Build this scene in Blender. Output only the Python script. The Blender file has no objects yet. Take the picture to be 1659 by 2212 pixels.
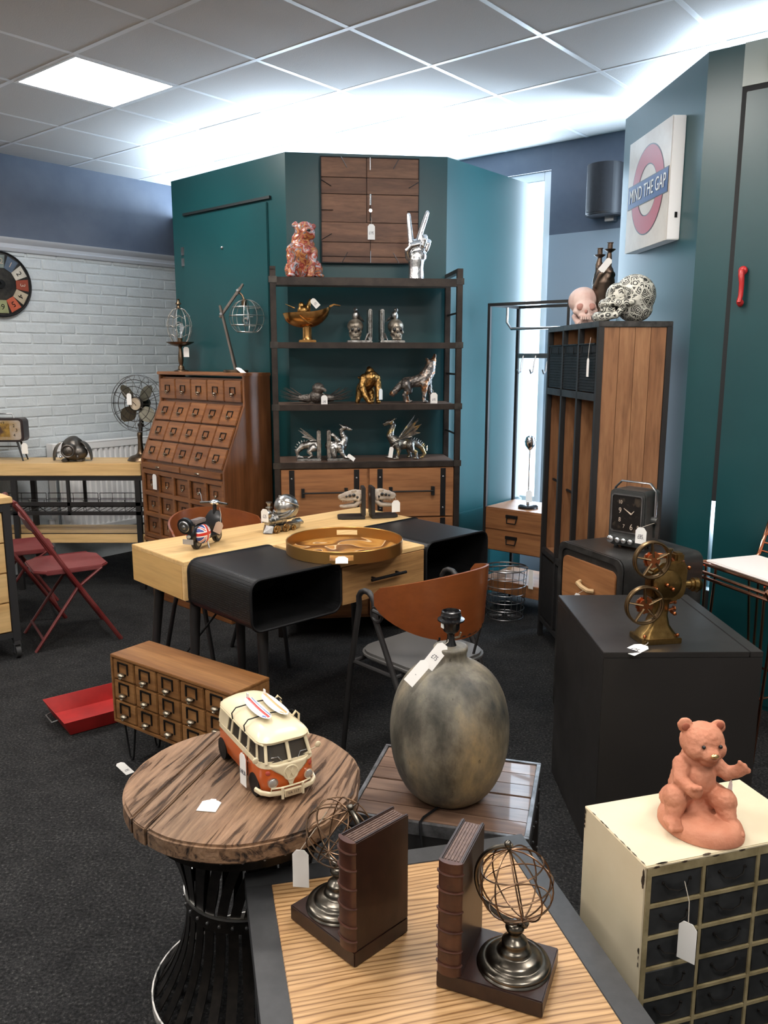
import bpy, bmesh, math, random
from mathutils import Vector, Matrix, Euler, noise as mnoise
random.seed(7)
sc = bpy.context.scene
COL = sc.collection
PI = math.pi
def R(d): return d*PI/180

# ---------------------------------------------------------------- camera
FPX = 1763.0; PITCH = R(10.67); EYE = 1.60
cam_d = bpy.data.cameras.new('camera'); cam = bpy.data.objects.new('camera', cam_d); COL.objects.link(cam)
cam_d.sensor_fit = 'VERTICAL'; cam_d.sensor_height = 36.0; cam_d.lens = FPX/2212*36.0
cam_d.clip_start = 0.02
cam.location = (0, 0, EYE); cam.rotation_euler = (PI/2-PITCH, 0, 0)
sc.camera = cam
# a pixel of the photograph gives a direction; the height it stands on gives the distance
def ray(x, y):
    a = (x-829.5)/FPX; b = (1106-y)/FPX; c, s = math.cos(PITCH), math.sin(PITCH)
    return Vector((a, c+b*s, -s+b*c))
def onz(x, y, z):
    d = ray(x, y); t = (z-EYE)/d.z; return Vector((t*d.x, t*d.y, z))
def ony(x, y, Y):
    d = ray(x, y); t = Y/d.y; return Vector((t*d.x, Y, EYE+t*d.z))

# ---------------------------------------------------------------- world, lights, exposure
sc.view_settings.view_transform = 'Standard'; sc.view_settings.look = 'None'
sc.view_settings.gamma = 1.0; sc.view_settings.use_curve_mapping = False
sc.view_settings.exposure = 0.70
w = bpy.data.worlds.new('world'); sc.world = w; w.use_nodes = True
wb = w.node_tree.nodes['Background']; wb.inputs[0].default_value = (0.70, 0.85, 1.0, 1); wb.inputs[1].default_value = 3.0
CEIL = 3.008
GYAW = 0.8799; GO = Vector((-0.1498, 3.8586, 0)); GI = Vector((math.cos(GYAW), math.sin(GYAW), 0)); GJ = Vector((-math.sin(GYAW), math.cos(GYAW), 0))
def G(i, j, z=0): return GO + GI*(0.6*i) + GJ*(0.6*j) + Vector((0, 0, z))
JL = 5.57; IR = 3.83; ID = 2.15; IB = -9.0; JB = -8.5; W0, W1 = 5.2, 0.42     # left wall, right wall, door wall, walls behind the camera
def area(name, loc, direction, sx, sy, power, col):
    l = bpy.data.lights.new(name, 'AREA'); l.shape = 'RECTANGLE'; l.size = sx; l.size_y = sy; l.energy = power; l.color = col
    o = bpy.data.objects.new(name, l); COL.objects.link(o); o.location = loc
    o.rotation_euler = Vector(direction).to_track_quat('-Z', 'Y').to_euler(); return o
DAY = (0.66, 0.83, 1.0)
area('daylight_window', G(IR+0.02, (W0+W1)/2, 1.70), -GI, (W0-W1)*0.6, 2.28, 230, DAY)
area('daylight_window_alcove', G(IR+0.02, -2.9, 1.70), -GI, 2.0, 2.28, 260, DAY)

# ---------------------------------------------------------------- helpers
class MB:
    def __init__(s): s.v = []; s.f = []; s.mi = []; s.T = Matrix.Identity(4); s.cur = 0
    def add(s, vs, fs):
        o = len(s.v); s.v += [s.T @ Vector(p) for p in vs]
        for f in fs: s.f.append(tuple(o+k for k in f)); s.mi.append(s.cur)
        return s
    def at(s, loc=(0, 0, 0), rot=(0, 0, 0), sca=(1, 1, 1)):
        s.T = Matrix.LocRotScale(Vector(loc), Euler(rot), Vector(sca)); return s
    def box(s, c, d):
        x, y, z = c; a, b, h = d[0]/2, d[1]/2, d[2]/2
        return s.add([(x+i*a, y+j*b, z+k*h) for k in (-1, 1) for j in (-1, 1) for i in (-1, 1)],
            [(0, 2, 3, 1), (4, 5, 7, 6), (0, 1, 5, 4), (2, 6, 7, 3), (0, 4, 6, 2), (1, 3, 7, 5)])
    def b2(s, p, q): return s.box([(a+b)/2 for a, b in zip(p, q)], [abs(b-a) for a, b in zip(p, q)])
    def prism(s, poly, z0, z1):
        n = len(poly)
        if sum(poly[i][0]*poly[(i+1) % n][1]-poly[(i+1) % n][0]*poly[i][1] for i in range(n)) < 0: poly = poly[::-1]
        return s.add([(p[0], p[1], z0) for p in poly]+[(p[0], p[1], z1) for p in poly],
            [tuple(range(n))[::-1], tuple(range(n, 2*n))]+[(i, (i+1) % n, n+(i+1) % n, n+i) for i in range(n)])
    def loft(s, loops, closed=False, caps=True):
        n = len(loops[0]); vs = [p for l in loops for p in l]; m = len(loops); fs = []
        for k in range(m if closed else m-1):
            a = k*n; b = ((k+1) % m)*n
            fs += [(a+i, a+(i+1) % n, b+(i+1) % n, b+i) for i in range(n)]
        if caps and not closed: fs += [tuple(range(n))[::-1], tuple(range((m-1)*n, m*n))]
        return s.add(vs, fs)
    def tube(s, pts, r, n=8, closed=False, flat=1.0):
        P = [Vector(p) for p in pts]; m = len(P); rr = r if isinstance(r, (list, tuple)) else [r]*m
        def tan(k):
            if closed: return (P[(k+1) % m]-P[k-1]).normalized()
            return (P[min(k+1, m-1)]-P[max(k-1, 0)]).normalized()
        t0 = tan(0); up = Vector((0, 0, 1)) if abs(t0.z) < 0.9 else Vector((1, 0, 0))
        nx = t0.cross(up).normalized(); loops = []
        for k in range(m):
            t = tan(k); nx = (nx-t*nx.dot(t)); nx = nx.normalized() if nx.length > 1e-6 else t.orthogonal().normalized(); ny = t.cross(nx)
            loops.append([P[k]+(nx*math.cos(2*PI*i/n)+ny*math.sin(2*PI*i/n)*flat)*rr[k] for i in range(n)])
        return s.loft(loops, closed)
    def cyl(s, p, q, r, n=12, r2=None): return s.tube([p, q], [r, r if r2 is None else r2], n)
    def lathe(s, prof, n=24, c=(0, 0, 0)):
        loops = [[(c[0]+r*math.cos(2*PI*i/n), c[1]+r*math.sin(2*PI*i/n), c[2]+z) for i in range(n)] for r, z in prof]
        return s.loft(loops)
    def sph(s, c, r, nu=12, nv=8):
        if not isinstance(r, (list, tuple)): r = (r, r, r)
        vs = [(c[0], c[1], c[2]-r[2])]
        for k in range(1, nv):
            a = -PI/2+PI*k/nv
            vs += [(c[0]+r[0]*math.cos(a)*math.cos(2*PI*i/nu), c[1]+r[1]*math.cos(a)*math.sin(2*PI*i/nu), c[2]+r[2]*math.sin(a)) for i in range(nu)]
        vs.append((c[0], c[1], c[2]+r[2])); L = len(vs)-1; fs = []
        for i in range(nu):
            j = (i+1) % nu; fs.append((0, 1+j, 1+i)); fs.append((L, L-nu+i, L-nu+j))
            for k in range(nv-2): a = 1+k*nu; fs.append((a+i, a+j, a+nu+j, a+nu+i))
        return s.add(vs, fs)
    def ring(s, c, r, t, n=24, m=6, ax='z'):
        p = []
        for i in range(n):
            a = 2*PI*i/n; x, y = r*math.cos(a), r*math.sin(a)
            p.append((c[0]+x, c[1]+y, c[2]) if ax == 'z' else (c[0]+x, c[1], c[2]+y) if ax == 'y' else (c[0], c[1]+x, c[2]+y))
        return s.tube(p, t, m, True)
    def mesh(s, name, bevel=0, seg=2, smooth=40):
        me = bpy.data.meshes.new(name); me.from_pydata([tuple(p) for p in s.v], [], s.f)
        me.polygons.foreach_set('material_index', s.mi)
        bm = bmesh.new(); bm.from_mesh(me); bmesh.ops.recalc_face_normals(bm, faces=bm.faces)
        if bevel:
            ed = [e for e in bm.edges if len(e.link_faces) == 2 and e.calc_face_angle(0) > 0.6]
            bmesh.ops.bevel(bm, geom=ed, offset=bevel, segments=seg, affect='EDGES', clamp_overlap=True)
        bm.to_mesh(me); bm.free()
        if smooth:
            me.polygons.foreach_set('use_smooth', [True]*len(me.polygons)); me.set_sharp_from_angle(angle=R(smooth))
        return me
def link(name, me, mat, parent=None, loc=None, rot=None):
    o = bpy.data.objects.new(name, me); COL.objects.link(o)
    if mat is not None and not me.materials:
        for m in (mat if isinstance(mat, (list, tuple)) else [mat]): me.materials.append(m)
    if parent is not None: o.parent = parent
    if loc is not None: o.location = loc
    if rot is not None: o.rotation_euler = rot
    return o
def obj(name, mb, mat, parent=None, bevel=0, smooth=40, loc=None, rot=None, seg=2):
    o = link(name, mb.mesh(name, bevel, seg, smooth), mat, parent, loc, rot)
    if bevel and smooth: w_ = o.modifiers.new('weighted', 'WEIGHTED_NORMAL'); w_.keep_sharp = True
    return o
def tagp(o, label, cat, group=None):
    o['label'] = label; o['category'] = cat
    if group: o['group'] = group
    return o
def thing(name, label, cat, loc=(0, 0, 0), rz=0, group=None, rot=None):
    o = bpy.data.objects.new(name, None); COL.objects.link(o); o.empty_display_size = 0.05
    o.location = loc; o.rotation_euler = rot or (0, 0, rz); return tagp(o, label, cat, group)
def struct(o): o['kind'] = 'structure'; return o
def dup(root, loc, rz, label=None, group=None):
    def cp(o, p):
        c = o.copy(); COL.objects.link(c); c.parent = p
        for ch in o.children: cp(ch, c)
        return c
    r = cp(root, None); r.location = loc; r.rotation_euler = (0, 0, rz)
    if label: r['label'] = label
    if group: r['group'] = group
    return r
def arc(c, r, a0, a1, n, plane='xy', k=0):
    out = []
    for i in range(n+1):
        a = R(a0+(a1-a0)*i/n); x, y = r*math.cos(a), r*math.sin(a)
        out.append((c[0]+x, c[1]+y, k) if plane == 'xy' else (c[0]+x, k, c[1]+y) if plane == 'xz' else (k, c[0]+x, c[1]+y))
    return out
def rrect(w, h, r, n=5):     # rounded rectangle outline centred on 0
    p = []
    for cx, cy, a in ((w/2-r, h/2-r, 0), (-w/2+r, h/2-r, 90), (-w/2+r, -h/2+r, 180), (w/2-r, -h/2+r, 270)):
        p += [(cx+r*math.cos(R(a+90*i/n)), cy+r*math.sin(R(a+90*i/n))) for i in range(n+1)]
    return p
def blob(name, el, mat, parent=None, vox=0.004, smooth=4, loc=None, rot=None, rough=0, rs=60):
    # one continuous skin grown over overlapping ellipsoids and tapered limbs
    m = MB()
    for e in el:
        if e[0] == 'e':
            m.T = Matrix.LocRotScale(Vector(e[1]), Euler(e[3]) if len(e) > 3 else Euler((0, 0, 0)), Vector((1, 1, 1))); m.sph((0, 0, 0), e[2], 16, 12)
        else:
            m.T = Matrix.Identity(4); P = [Vector(p) for p in e[1]]; rr = e[2]; m.tube(P, list(rr), 12)
            for p, r in zip(P, rr): m.sph(p, r, 12, 8)
    m.T = Matrix.Identity(4)
    me = bpy.data.meshes.new(name); me.from_pydata([tuple(p) for p in m.v], [], m.f)
    t = bpy.data.objects.new('tmp', me); COL.objects.link(t)
    md = t.modifiers.new('r', 'REMESH'); md.mode = 'VOXEL'; md.voxel_size = vox
    if smooth: ms = t.modifiers.new('s', 'SMOOTH'); ms.factor = 0.5; ms.iterations = smooth
    dg = bpy.context.evaluated_depsgraph_get(); nm = bpy.data.meshes.new_from_object(t.evaluated_get(dg)); nm.name = name
    bpy.data.objects.remove(t); bpy.data.meshes.remove(me)
    for v in nm.vertices:
        if v.co.z < 0: v.co.z = 0
    if rough:
        nm.update(); nn = [v.normal.copy() for v in nm.vertices]
        for v, n in zip(nm.vertices, nn): v.co += n*rough*mnoise.noise(v.co*rs)
    nm.polygons.foreach_set('use_smooth', [True]*len(nm.polygons)); nm.materials.clear()
    return link(name, nm, mat, parent, loc, rot)
def text_mesh(s, size, depth=0.0006):
    cu = bpy.data.curves.new('t', 'FONT'); cu.body = s; cu.size = size; cu.align_x = 'CENTER'; cu.align_y = 'CENTER'; cu.extrude = depth; cu.resolution_u = 3
    t = bpy.data.objects.new('tmp', cu); COL.objects.link(t); dg = bpy.context.evaluated_depsgraph_get()
    me = bpy.data.meshes.new_from_object(t.evaluated_get(dg)); me.name = 'lettering'; bpy.data.objects.remove(t); me.materials.clear(); return me
def text(s, size, mat, parent, loc, rot, sca=(1, 1, 1), name='lettering', depth=0.0006):
    o = link(name, text_mesh(s, size, depth), mat, parent, loc, rot); o.scale = sca; return o

# ---------------------------------------------------------------- materials
def _nt(name):
    m = bpy.data.materials.new(name); m.use_nodes = True; nt = m.node_tree; return m, nt, nt.nodes['Principled BSDF']
def c4(c): return (c[0], c[1], c[2], 1)
def srgb(h):
    f = lambda v: (v/12.92 if v <= 0.04045 else ((v+0.055)/1.055)**2.4)
    return tuple(f(int(h[i:i+2], 16)/255) for i in (0, 2, 4))
def node(nt, t, **k):
    n = nt.nodes.new(t)
    for a, b in k.items():
        if isinstance(b, (int, float, str, bool)) and hasattr(n, a): setattr(n, a, b)
        else: n.inputs[a.replace('_', ' ')].default_value = b
    return n
def ramp(nt, fac, stops):
    r = nt.nodes.new('ShaderNodeValToRGB'); e = r.color_ramp.elements
    while len(e) < len(stops): e.new(0.5)
    for k, (p, c) in enumerate(stops): e[k].position = p; e[k].color = c4(c)
    nt.links.new(fac, r.inputs[0]); return r
def coords(nt, scale=(1, 1, 1), rnd=3.0):
    tc = nt.nodes.new('ShaderNodeTexCoord'); oi = nt.nodes.new('ShaderNodeObjectInfo'); mu = node(nt, 'ShaderNodeMath', operation='MULTIPLY'); mu.inputs[1].default_value = rnd
    nt.links.new(oi.outputs['Random'], mu.inputs[0]); ad = node(nt, 'ShaderNodeVectorMath', operation='ADD'); nt.links.new(tc.outputs['Object'], ad.inputs[0]); nt.links.new(mu.outputs[0], ad.inputs[1])
    mp = nt.nodes.new('ShaderNodeMapping'); mp.inputs['Scale'].default_value = scale; nt.links.new(ad.outputs[0], mp.inputs[0]); return mp.outputs[0]
def bump(nt, b, h, strength, dist=0.002):
    bp = nt.nodes.new('ShaderNodeBump'); bp.inputs['Strength'].default_value = strength; bp.inputs['Distance'].default_value = dist
    nt.links.new(h, bp.inputs['Height']); nt.links.new(bp.outputs[0], b.inputs['Normal'])
def mat(name, col, rough=0.5, metal=0.0, col2=None, vs=12, lo=0.35, hi=0.65, bs=0, bscale=80, bdist=0.002, coat=0, rvar=0, rnd=3.0, spec=None, emit=None):
    m, nt, b = _nt(name); b.inputs['Roughness'].default_value = rough; b.inputs['Metallic'].default_value = metal; b.inputs['Base Color'].default_value = c4(col)
    if coat: b.inputs['Coat Weight'].default_value = coat
    if spec is not None: b.inputs['Specular IOR Level'].default_value = spec
    if emit: b.inputs['Emission Color'].default_value = c4(emit[0]); b.inputs['Emission Strength'].default_value = emit[1]
    if col2 or bs or rvar: co = coords(nt, rnd=rnd)
    if col2 or rvar:
        n = node(nt, 'ShaderNodeTexNoise', Scale=vs, Detail=6.0, Roughness=0.6); nt.links.new(co, n.inputs['Vector'])
        if col2: nt.links.new(ramp(nt, n.outputs[0], [(lo, col), (hi, col2)]).outputs[0], b.inputs['Base Color'])
        if rvar: nt.links.new(ramp(nt, n.outputs[0], [(0.3, (rough,)*3), (0.7, (rough+rvar,)*3)]).outputs[0], b.inputs['Roughness'])
    if bs:
        n2 = node(nt, 'ShaderNodeTexNoise', Scale=bscale, Detail=4.0); nt.links.new(co, n2.inputs['Vector']); bump(nt, b, n2.outputs[0], bs, bdist)
    return m
def wood(name, c1, c2, axis=0, s=14, rough=0.45, stretch=0.07, bs=0.25, dark=None, rnd=5.0, coat=0.0, lo=0.3, hi=0.7, fine=1.0):
    m, nt, b = _nt(name); b.inputs['Roughness'].default_value = rough
    if coat: b.inputs['Coat Weight'].default_value = coat
    sc_ = [1, 1, 1]; sc_[axis] = stretch; co = coords(nt, tuple(sc_), rnd)
    n = node(nt, 'ShaderNodeTexNoise', Scale=s, Detail=6.0, Roughness=0.62, Distortion=0.6); nt.links.new(co, n.inputs['Vector'])
    g = node(nt, 'ShaderNodeTexNoise', Scale=s*7, Detail=3.0, Roughness=0.7); nt.links.new(co, g.inputs['Vector'])
    st = [(lo, c1), (hi, c2)] if dark is None else [(lo-0.12, dark), (lo+0.06, c1), (hi, c2)]
    r1 = ramp(nt, n.outputs[0], st); r2 = ramp(nt, g.outputs[0], [(0.3, tuple(1-(1-v)*fine for v in (0.62, 0.58, 0.55))), (0.6, (1, 1, 1))])
    mx = node(nt, 'ShaderNodeMix', data_type='RGBA', blend_type='MULTIPLY'); mx.inputs[0].default_value = 1.0
    nt.links.new(r1.outputs[0], mx.inputs[6]); nt.links.new(r2.outputs[0], mx.inputs[7]); nt.links.new(mx.outputs[2], b.inputs['Base Color'])
    bump(nt, b, g.outputs[0], bs, 0.0008); return m
K = dict(
    black=mat('black_metal', (0.012, 0.012, 0.013), 0.45, 0.6, rvar=0.2, vs=30),
    blackp=mat('black_paint', (0.014, 0.013, 0.013), 0.42, rvar=0.15, vs=9),
    gun=mat('gunmetal', (0.045, 0.043, 0.042), 0.42, 0.9, col2=(0.09, 0.08, 0.07), vs=18),
    tagc=mat('card', (0.80, 0.79, 0.76), 0.8), ink=mat('ink', (0.03, 0.03, 0.05), 0.7), string=mat('string', (0.55, 0.50, 0.42), 0.9),
    chrome=mat('chrome', (0.75, 0.75, 0.76), 0.18, 1.0), steel=mat('steel', (0.42, 0.42, 0.43), 0.35, 1.0, col2=(0.25, 0.25, 0.25)),
    silver=mat('antique_silver', (0.48, 0.47, 0.45), 0.33, 1.0, col2=(0.10, 0.09, 0.08), vs=45, lo=0.38, hi=0.72, bs=0.5, bscale=120, bdist=0.003),
    bronze=mat('bronze', (0.42, 0.24, 0.08), 0.32, 1.0, col2=(0.12, 0.06, 0.02), vs=40, lo=0.4, hi=0.75, bs=0.4, bscale=110, bdist=0.003),
    glass=mat('clear_glass', (1, 1, 1), 0.02),
)
K['glass'].node_tree.nodes['Principled BSDF'].inputs['Transmission Weight'].default_value = 1.0
# ---------------------------------------------------------------- the room
def tex_carpet():
    m, nt, b = _nt('charcoal_carpet'); b.inputs['Roughness'].default_value = 0.95; b.inputs['Specular IOR Level'].default_value = 0.15
    tc = nt.nodes.new('ShaderNodeTexCoord')
    n = node(nt, 'ShaderNodeTexNoise', Scale=105.0, Detail=5.0, Roughness=0.75); nt.links.new(tc.outputs['Object'], n.inputs['Vector'])
    g = node(nt, 'ShaderNodeTexNoise', Scale=9.0, Detail=6.0, Roughness=0.7); nt.links.new(tc.outputs['Object'], g.inputs['Vector'])
    r1 = ramp(nt, n.outputs[0], [(0.36, (0.007, 0.007, 0.0075)), (0.52, (0.026, 0.026, 0.027)), (0.60, (0.045, 0.045, 0.044)), (0.70, (0.15, 0.15, 0.145))])
    r2 = ramp(nt, g.outputs[0], [(0.3, (0.65, 0.65, 0.66)), (0.7, (1.3, 1.3, 1.28))])
    mx = node(nt, 'ShaderNodeMix', data_type='RGBA', blend_type='MULTIPLY'); mx.inputs[0].default_value = 1.0
    nt.links.new(r1.outputs[0], mx.inputs[6]); nt.links.new(r2.outputs[0], mx.inputs[7]); nt.links.new(mx.outputs[2], b.inputs['Base Color'])
    bump(nt, b, n.outputs[0], 1.0, 0.006); return m
CORN = [G(IB, JL), G(IR, JL), G(IR, JB), G(IB, JB)]
fl = struct(obj('floor', MB().prism([(p.x, p.y) for p in CORN], -0.05, 0), tex_carpet()))
M_teal = mat('teal_gloss_paint', (0.004, 0.044, 0.050), 0.35, col2=(0.005, 0.052, 0.058), vs=2, spec=0.5)
M_band = mat('slate_blue_paint', (0.085, 0.105, 0.150), 0.62, col2=(0.12, 0.14, 0.185), vs=2.5)
M_pale = mat('pale_blue_paint', (0.33, 0.39, 0.46), 0.6)
M_plain = mat('off_white_paint', (0.55, 0.54, 0.52), 0.8)
# painted brick: the bricks are pieces of their own, the same paint runs over bricks and joints
def tex_brick():
    m, nt, b = _nt('white_painted_brick'); b.inputs['Roughness'].default_value = 0.5; co = coords(nt, rnd=9.0)
    n = node(nt, 'ShaderNodeTexNoise', Scale=7.0, Detail=8.0, Roughness=0.7); nt.links.new(co, n.inputs['Vector'])
    nt.links.new(ramp(nt, n.outputs[0], [(0.3, (0.54, 0.59, 0.62)), (0.68, (0.64, 0.69, 0.715))]).outputs[0], b.inputs['Base Color'])
    bump(nt, b, n.outputs[0], 0.8, 0.016); return m
M_brick = tex_brick()
RAIL = 2.40
def wall(name, a, b, z0, z1, m, t=0.12, side=1):     # a slab from a to b, thickness to the outside
    a = Vector(a); b = Vector(b); d = (b-a); L = d.length; ang = math.atan2(d.y, d.x)
    return struct(obj(name, MB().b2((0, 0, z0), (L, side*t, z1)), m, loc=(a.x, a.y, 0), rot=(0, 0, ang)))
# left wall: runs along GI at j=JL. Opening of the shop front behind the green partition, i 1.5..3.6
wl = wall('wall_left', G(IB, JL), G(IR, JL), 0, RAIL, M_brick)
struct(wall('wall_left_upper', G(IB, JL), G(IR, JL), RAIL, CEIL+0.02, M_band))
L_left = (IR-IB)*0.6
# bricks as parts of wall_left (local x along the wall, -y is the room side)
bm_ = []
for k in range(4):
    random.seed(20+k); m = MB(); m.box((0, 0, 0), (0.227, 0.010, 0.068)); me = m.mesh('brick', 0.005, 1, 25)
    for v in me.vertices: v.co += Vector((random.uniform(-.004, .004), random.uniform(-.0008, .0008), random.uniform(-.003, .003)))
    bm_.append(me)
random.seed(5); cnt = 0
x0 = (-0.25-IB)*0.6
for cz in range(31):
    z = 0.02+0.0375+cz*0.0765
    if z < 0.86: continue
    for cx in range(8):
        x = x0+cx*0.236+(0.118 if cz % 2 else 0)
        o = link('brick', random.choice(bm_), M_brick, wl, (x, -0.001+random.uniform(-0.001, 0.001), z), (random.uniform(-.005, .005), 0, random.uniform(-.004, .004)+(PI if random.random() < .5 else 0)))
        cnt += 1
# picture rail
prof = [(0, 0), (-0.022, 0.008), (-0.030, 0.030), (-0.018, 0.040), (-0.018, 0.060), (-0.045, 0.085), (-0.048, 0.10), (0, 0.105)]
m = MB(); m.loft([[(x, p[0], RAIL-0.06+p[1]) for p in prof] for x in (0, L_left)])
struct(obj('trim_1', m, mat('rail_paint', (0.50, 0.53, 0.58), 0.5), loc=G(IB, JL), rot=(0, 0, GYAW)))
# right wall (pale below, slate band above) with the tall window next to the partition
def rwall(name, j0, j1, z0, z1, m): return wall(name, G(IR, j0), G(IR, j1), z0, z1, m, 0.12, 1)
rwall('wall_right_lower', W1, -1.2, 0, 2.42, M_pale)
rwall('wall_right_band', W1, -1.2, 2.42, CEIL+0.02, M_band)
rwall('wall_right_alcove_sill', -1.2, -4.6, 0, .55, M_pale); rwall('wall_right_alcove_head', -1.2, -4.6, 2.84, CEIL+0.02, M_band); rwall('wall_right_far', -4.6, JB, 0, CEIL+0.02, M_pale)
rwall('wall_right_head', JL, W1, 2.84, CEIL+0.02, M_band)
rwall('wall_right_sill', JL, W1, 0, 0.55, M_pale)
rwall('wall_right_corner', JL, W0, 0.55, 2.84, M_pale)
mw = mat('white_gloss_frame', (0.75, 0.76, 0.77), 0.35)
M_pane = mat('frosted_pane', (0.95, 0.97, 1.0), 0.35); M_pane.node_tree.nodes['Principled BSDF'].inputs['Transmission Weight'].default_value = 1.0
def window(name, j0, j1):
    wn = struct(thing(name, '', '')); del wn['label']; del wn['category']; wn.location = G(IR, j1); wn.rotation_euler = (0, 0, GYAW+PI/2); WL = (j0-j1)*0.6
    for x0_, x1_, z0_, z1_ in ((0, .06, .55, 2.84), (WL-.06, WL, .55, 2.84), (.06, WL-.06, .55, .61), (.06, WL-.06, 2.78, 2.84), (WL/2-.03, WL/2+.03, .61, 2.78)):
        obj('window_frame', MB().b2((x0_, -.08, z0_), (x1_, -.02, z1_)), mw, wn, 0.004)
    for a_, b_ in ((.06, WL/2-.03), (WL/2+.03, WL-.06)): obj('pane', MB().b2((a_, -.058, .61), (b_, -.052, 2.78)), M_pane, wn)
window('window_1', W0, W1); window('window_2', -1.2, -4.6)
# walls behind the camera
wall('wall_back', G(IB, JB), G(IB, JL), 0, CEIL+0.02, M_plain)
wall('wall_rear', G(IR, JB), G(IB, JB), 0, CEIL+0.02, M_plain)
# ------------ suspended ceiling: grid of white T bars with a lay-in tile in every cell
M_tile = mat('ceiling_tile', (0.60, 0.585, 0.575), 0.9, bs=0.5, bscale=240, bdist=0.002)
M_bar = mat('ceiling_bar', (0.82, 0.83, 0.85), 0.35)
ce = struct(obj('ceiling', MB().b2((0, 0, 0.05), ((IR-IB)*.6, (JL-JB)*.6, 0.10)), M_tile, loc=G(IB, JB, CEIL), rot=(0, 0, GYAW)))
tile = MB().box((0, 0, 0), (0.588, 0.588, 0.012)).mesh('ceiling_tile', 0.003, 1)
bar = MB()
for i in range(int(IB), 4): bar.b2(((i-IB)*.6-.012, 0, -0.006), ((i-IB)*.6+.012, (JL-JB)*.6, 0.002))
for j in range(math.ceil(JB), 6): bar.b2((0, (j-JB)*.6-.012, -0.0055), ((IR-IB)*.6, (j-JB)*.6+.012, 0.0025))
obj('grid_bar', bar, M_bar, ce)
LAMPS = [(-1, 2), (-4, 2), (-1, -2), (-4, -2), (-4, -6), (-7, 0), (-7, -4), (-1, -5)]
random.seed(3)
M_stain = mat('water_stained_tile', (0.60, 0.585, 0.575), 0.9, col2=(0.36, 0.28, 0.20), vs=3.2, lo=.50, hi=.62, rnd=0)
for i in range(-5, 4):
    for j in range(-5, 6):
        if (i, j) in LAMPS: continue
        st_ = (i, j) in ((1, 5), (0, 5)); o = link('ceiling_tile', tile.copy() if st_ else tile, M_stain if st_ else M_tile, ce, ((i+.5-IB)*.6, (j+.5-JB)*.6, 0.0015+random.uniform(0, .0012)), (random.uniform(-.002, .002), random.uniform(-.002, .002), 0))
M_led = mat('led_diffuser', (0.9, 0.9, 0.9), 0.5, emit=((1.0, 0.94, 0.88), 25.0))
for k, (i, j) in enumerate(LAMPS):
    t = thing('ceiling_light', 'square white ceiling light panel glowing above the wall with the picture rail' if k == 0 else 'square white ceiling light panel further back in the shop ceiling', 'light', G(i+.5, j+.5, CEIL-.004), GYAW, 'ceiling light panels')
    obj('frame', MB().b2((-.29, -.29, -.004), (.29, -.275, .004)).b2((-.29, .275, -.004), (.29, .29, .004)).b2((-.29, -.275, -.004), (-.275, .275, .004)).b2((.275, -.275, -.004), (.29, .275, .004)), M_bar, t)
    obj('diffuser', MB().b2((-.275, -.275, -.002), (.275, .275, .003)), M_led, t)
# ------------ green partition in front of the corner: three faces, lower than the ceiling
T = 2.75
BL_, B1, B2, BR_ = Vector((-1.411, 5.715, 0)), Vector((-.563, 4.926, 0)), Vector((.370, 5.045, 0)), Vector((.974, 5.788, 0))
wall('wall_added_light_stop', BL_+(BL_.normalized()*1.50), BL_+BL_.normalized()*.02, 0, T, M_teal, .05)  # unseen panel, added to keep window light from leaking onto the left wall
wall('wall_partition_left', BL_, B1, 0, T, M_teal, 0.06); wall('wall_partition_centre', B1, B2, 0, T, M_teal, 0.06); wall('wall_partition_right', B2, BR_, 0, T, M_teal, 0.06)
# door in the left face: a leaf standing a little proud, hinges, a screw eye
d = B1-BL_; ang = math.atan2(d.y, d.x); Ld = d.length
dr = struct(obj('door_1', MB().b2((0.12, -.012, .06), (Ld-.16, 0.01, 2.50)), M_teal, loc=BL_, rot=(0, 0, ang), bevel=.004))
for z in (2.20, 0.5): obj('hinge', MB().b2((.105, -.016, z), (.135, -.006, z+.05)).b2((.105, -.016, z+.07), (.135, -.006, z+.12)), K['steel'], dr)
obj('screw_head', MB().sph((Ld*.48, -.014, 2.28), .010), K['steel'], dr)
struct(obj('gap_shade_strip', MB().b2((0.14, -.016, 2.515), (Ld-.13, 0, 2.53)), mat('gap_shade', (0.004, 0.008, 0.009), 0.6), loc=BL_, rot=(0, 0, ang)))  # dark strip painted in for the shade of the gap over the leaf
# low plinth along the right face
d = BR_-B2; struct(obj('baseboard_right', MB().b2((0, -.02, 0), (d.length, 0, .62)), M_teal, loc=B2, rot=(0, 0, math.atan2(d.y, d.x)), bevel=.004))
# ------------ right partition and the wall with the tall green door
PS = .923; PT = 2.90     # partition stops below the ceiling, daylight spills over it
PF, PN = Vector((1.451, 5.248, 0))*PS, Vector((1.521, 4.149, 0))*PS
wall('wall_return', PF, PN, 0, PT, M_teal, 0.06)
dd = (G(0, -1)-G(0, 0)).normalized(); DE = PN+dd*6.6
wall('wall_door', PN+dd*.172, DE, 0, PT, M_teal, 0.06)      # an open slit by the door edge lets a streak of daylight through
wall('wall_door_jamb', PN, PN+dd*.152, 0, PT, M_teal, 0.06); wall('wall_slit_upper', PN+dd*.152, PN+dd*.172, .95, PT, M_teal, 0.06); wall('wall_slit_lower', PN+dd*.152, PN+dd*.172, 0, .52, M_teal, 0.06)
a_ = math.atan2(dd.y, dd.x)
d2 = struct(obj('door_2', MB().b2((0.171, -.006, .02), (1.30, 0.01, 2.707)), M_teal, loc=PN, rot=(0, 0, a_), bevel=.003))
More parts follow.
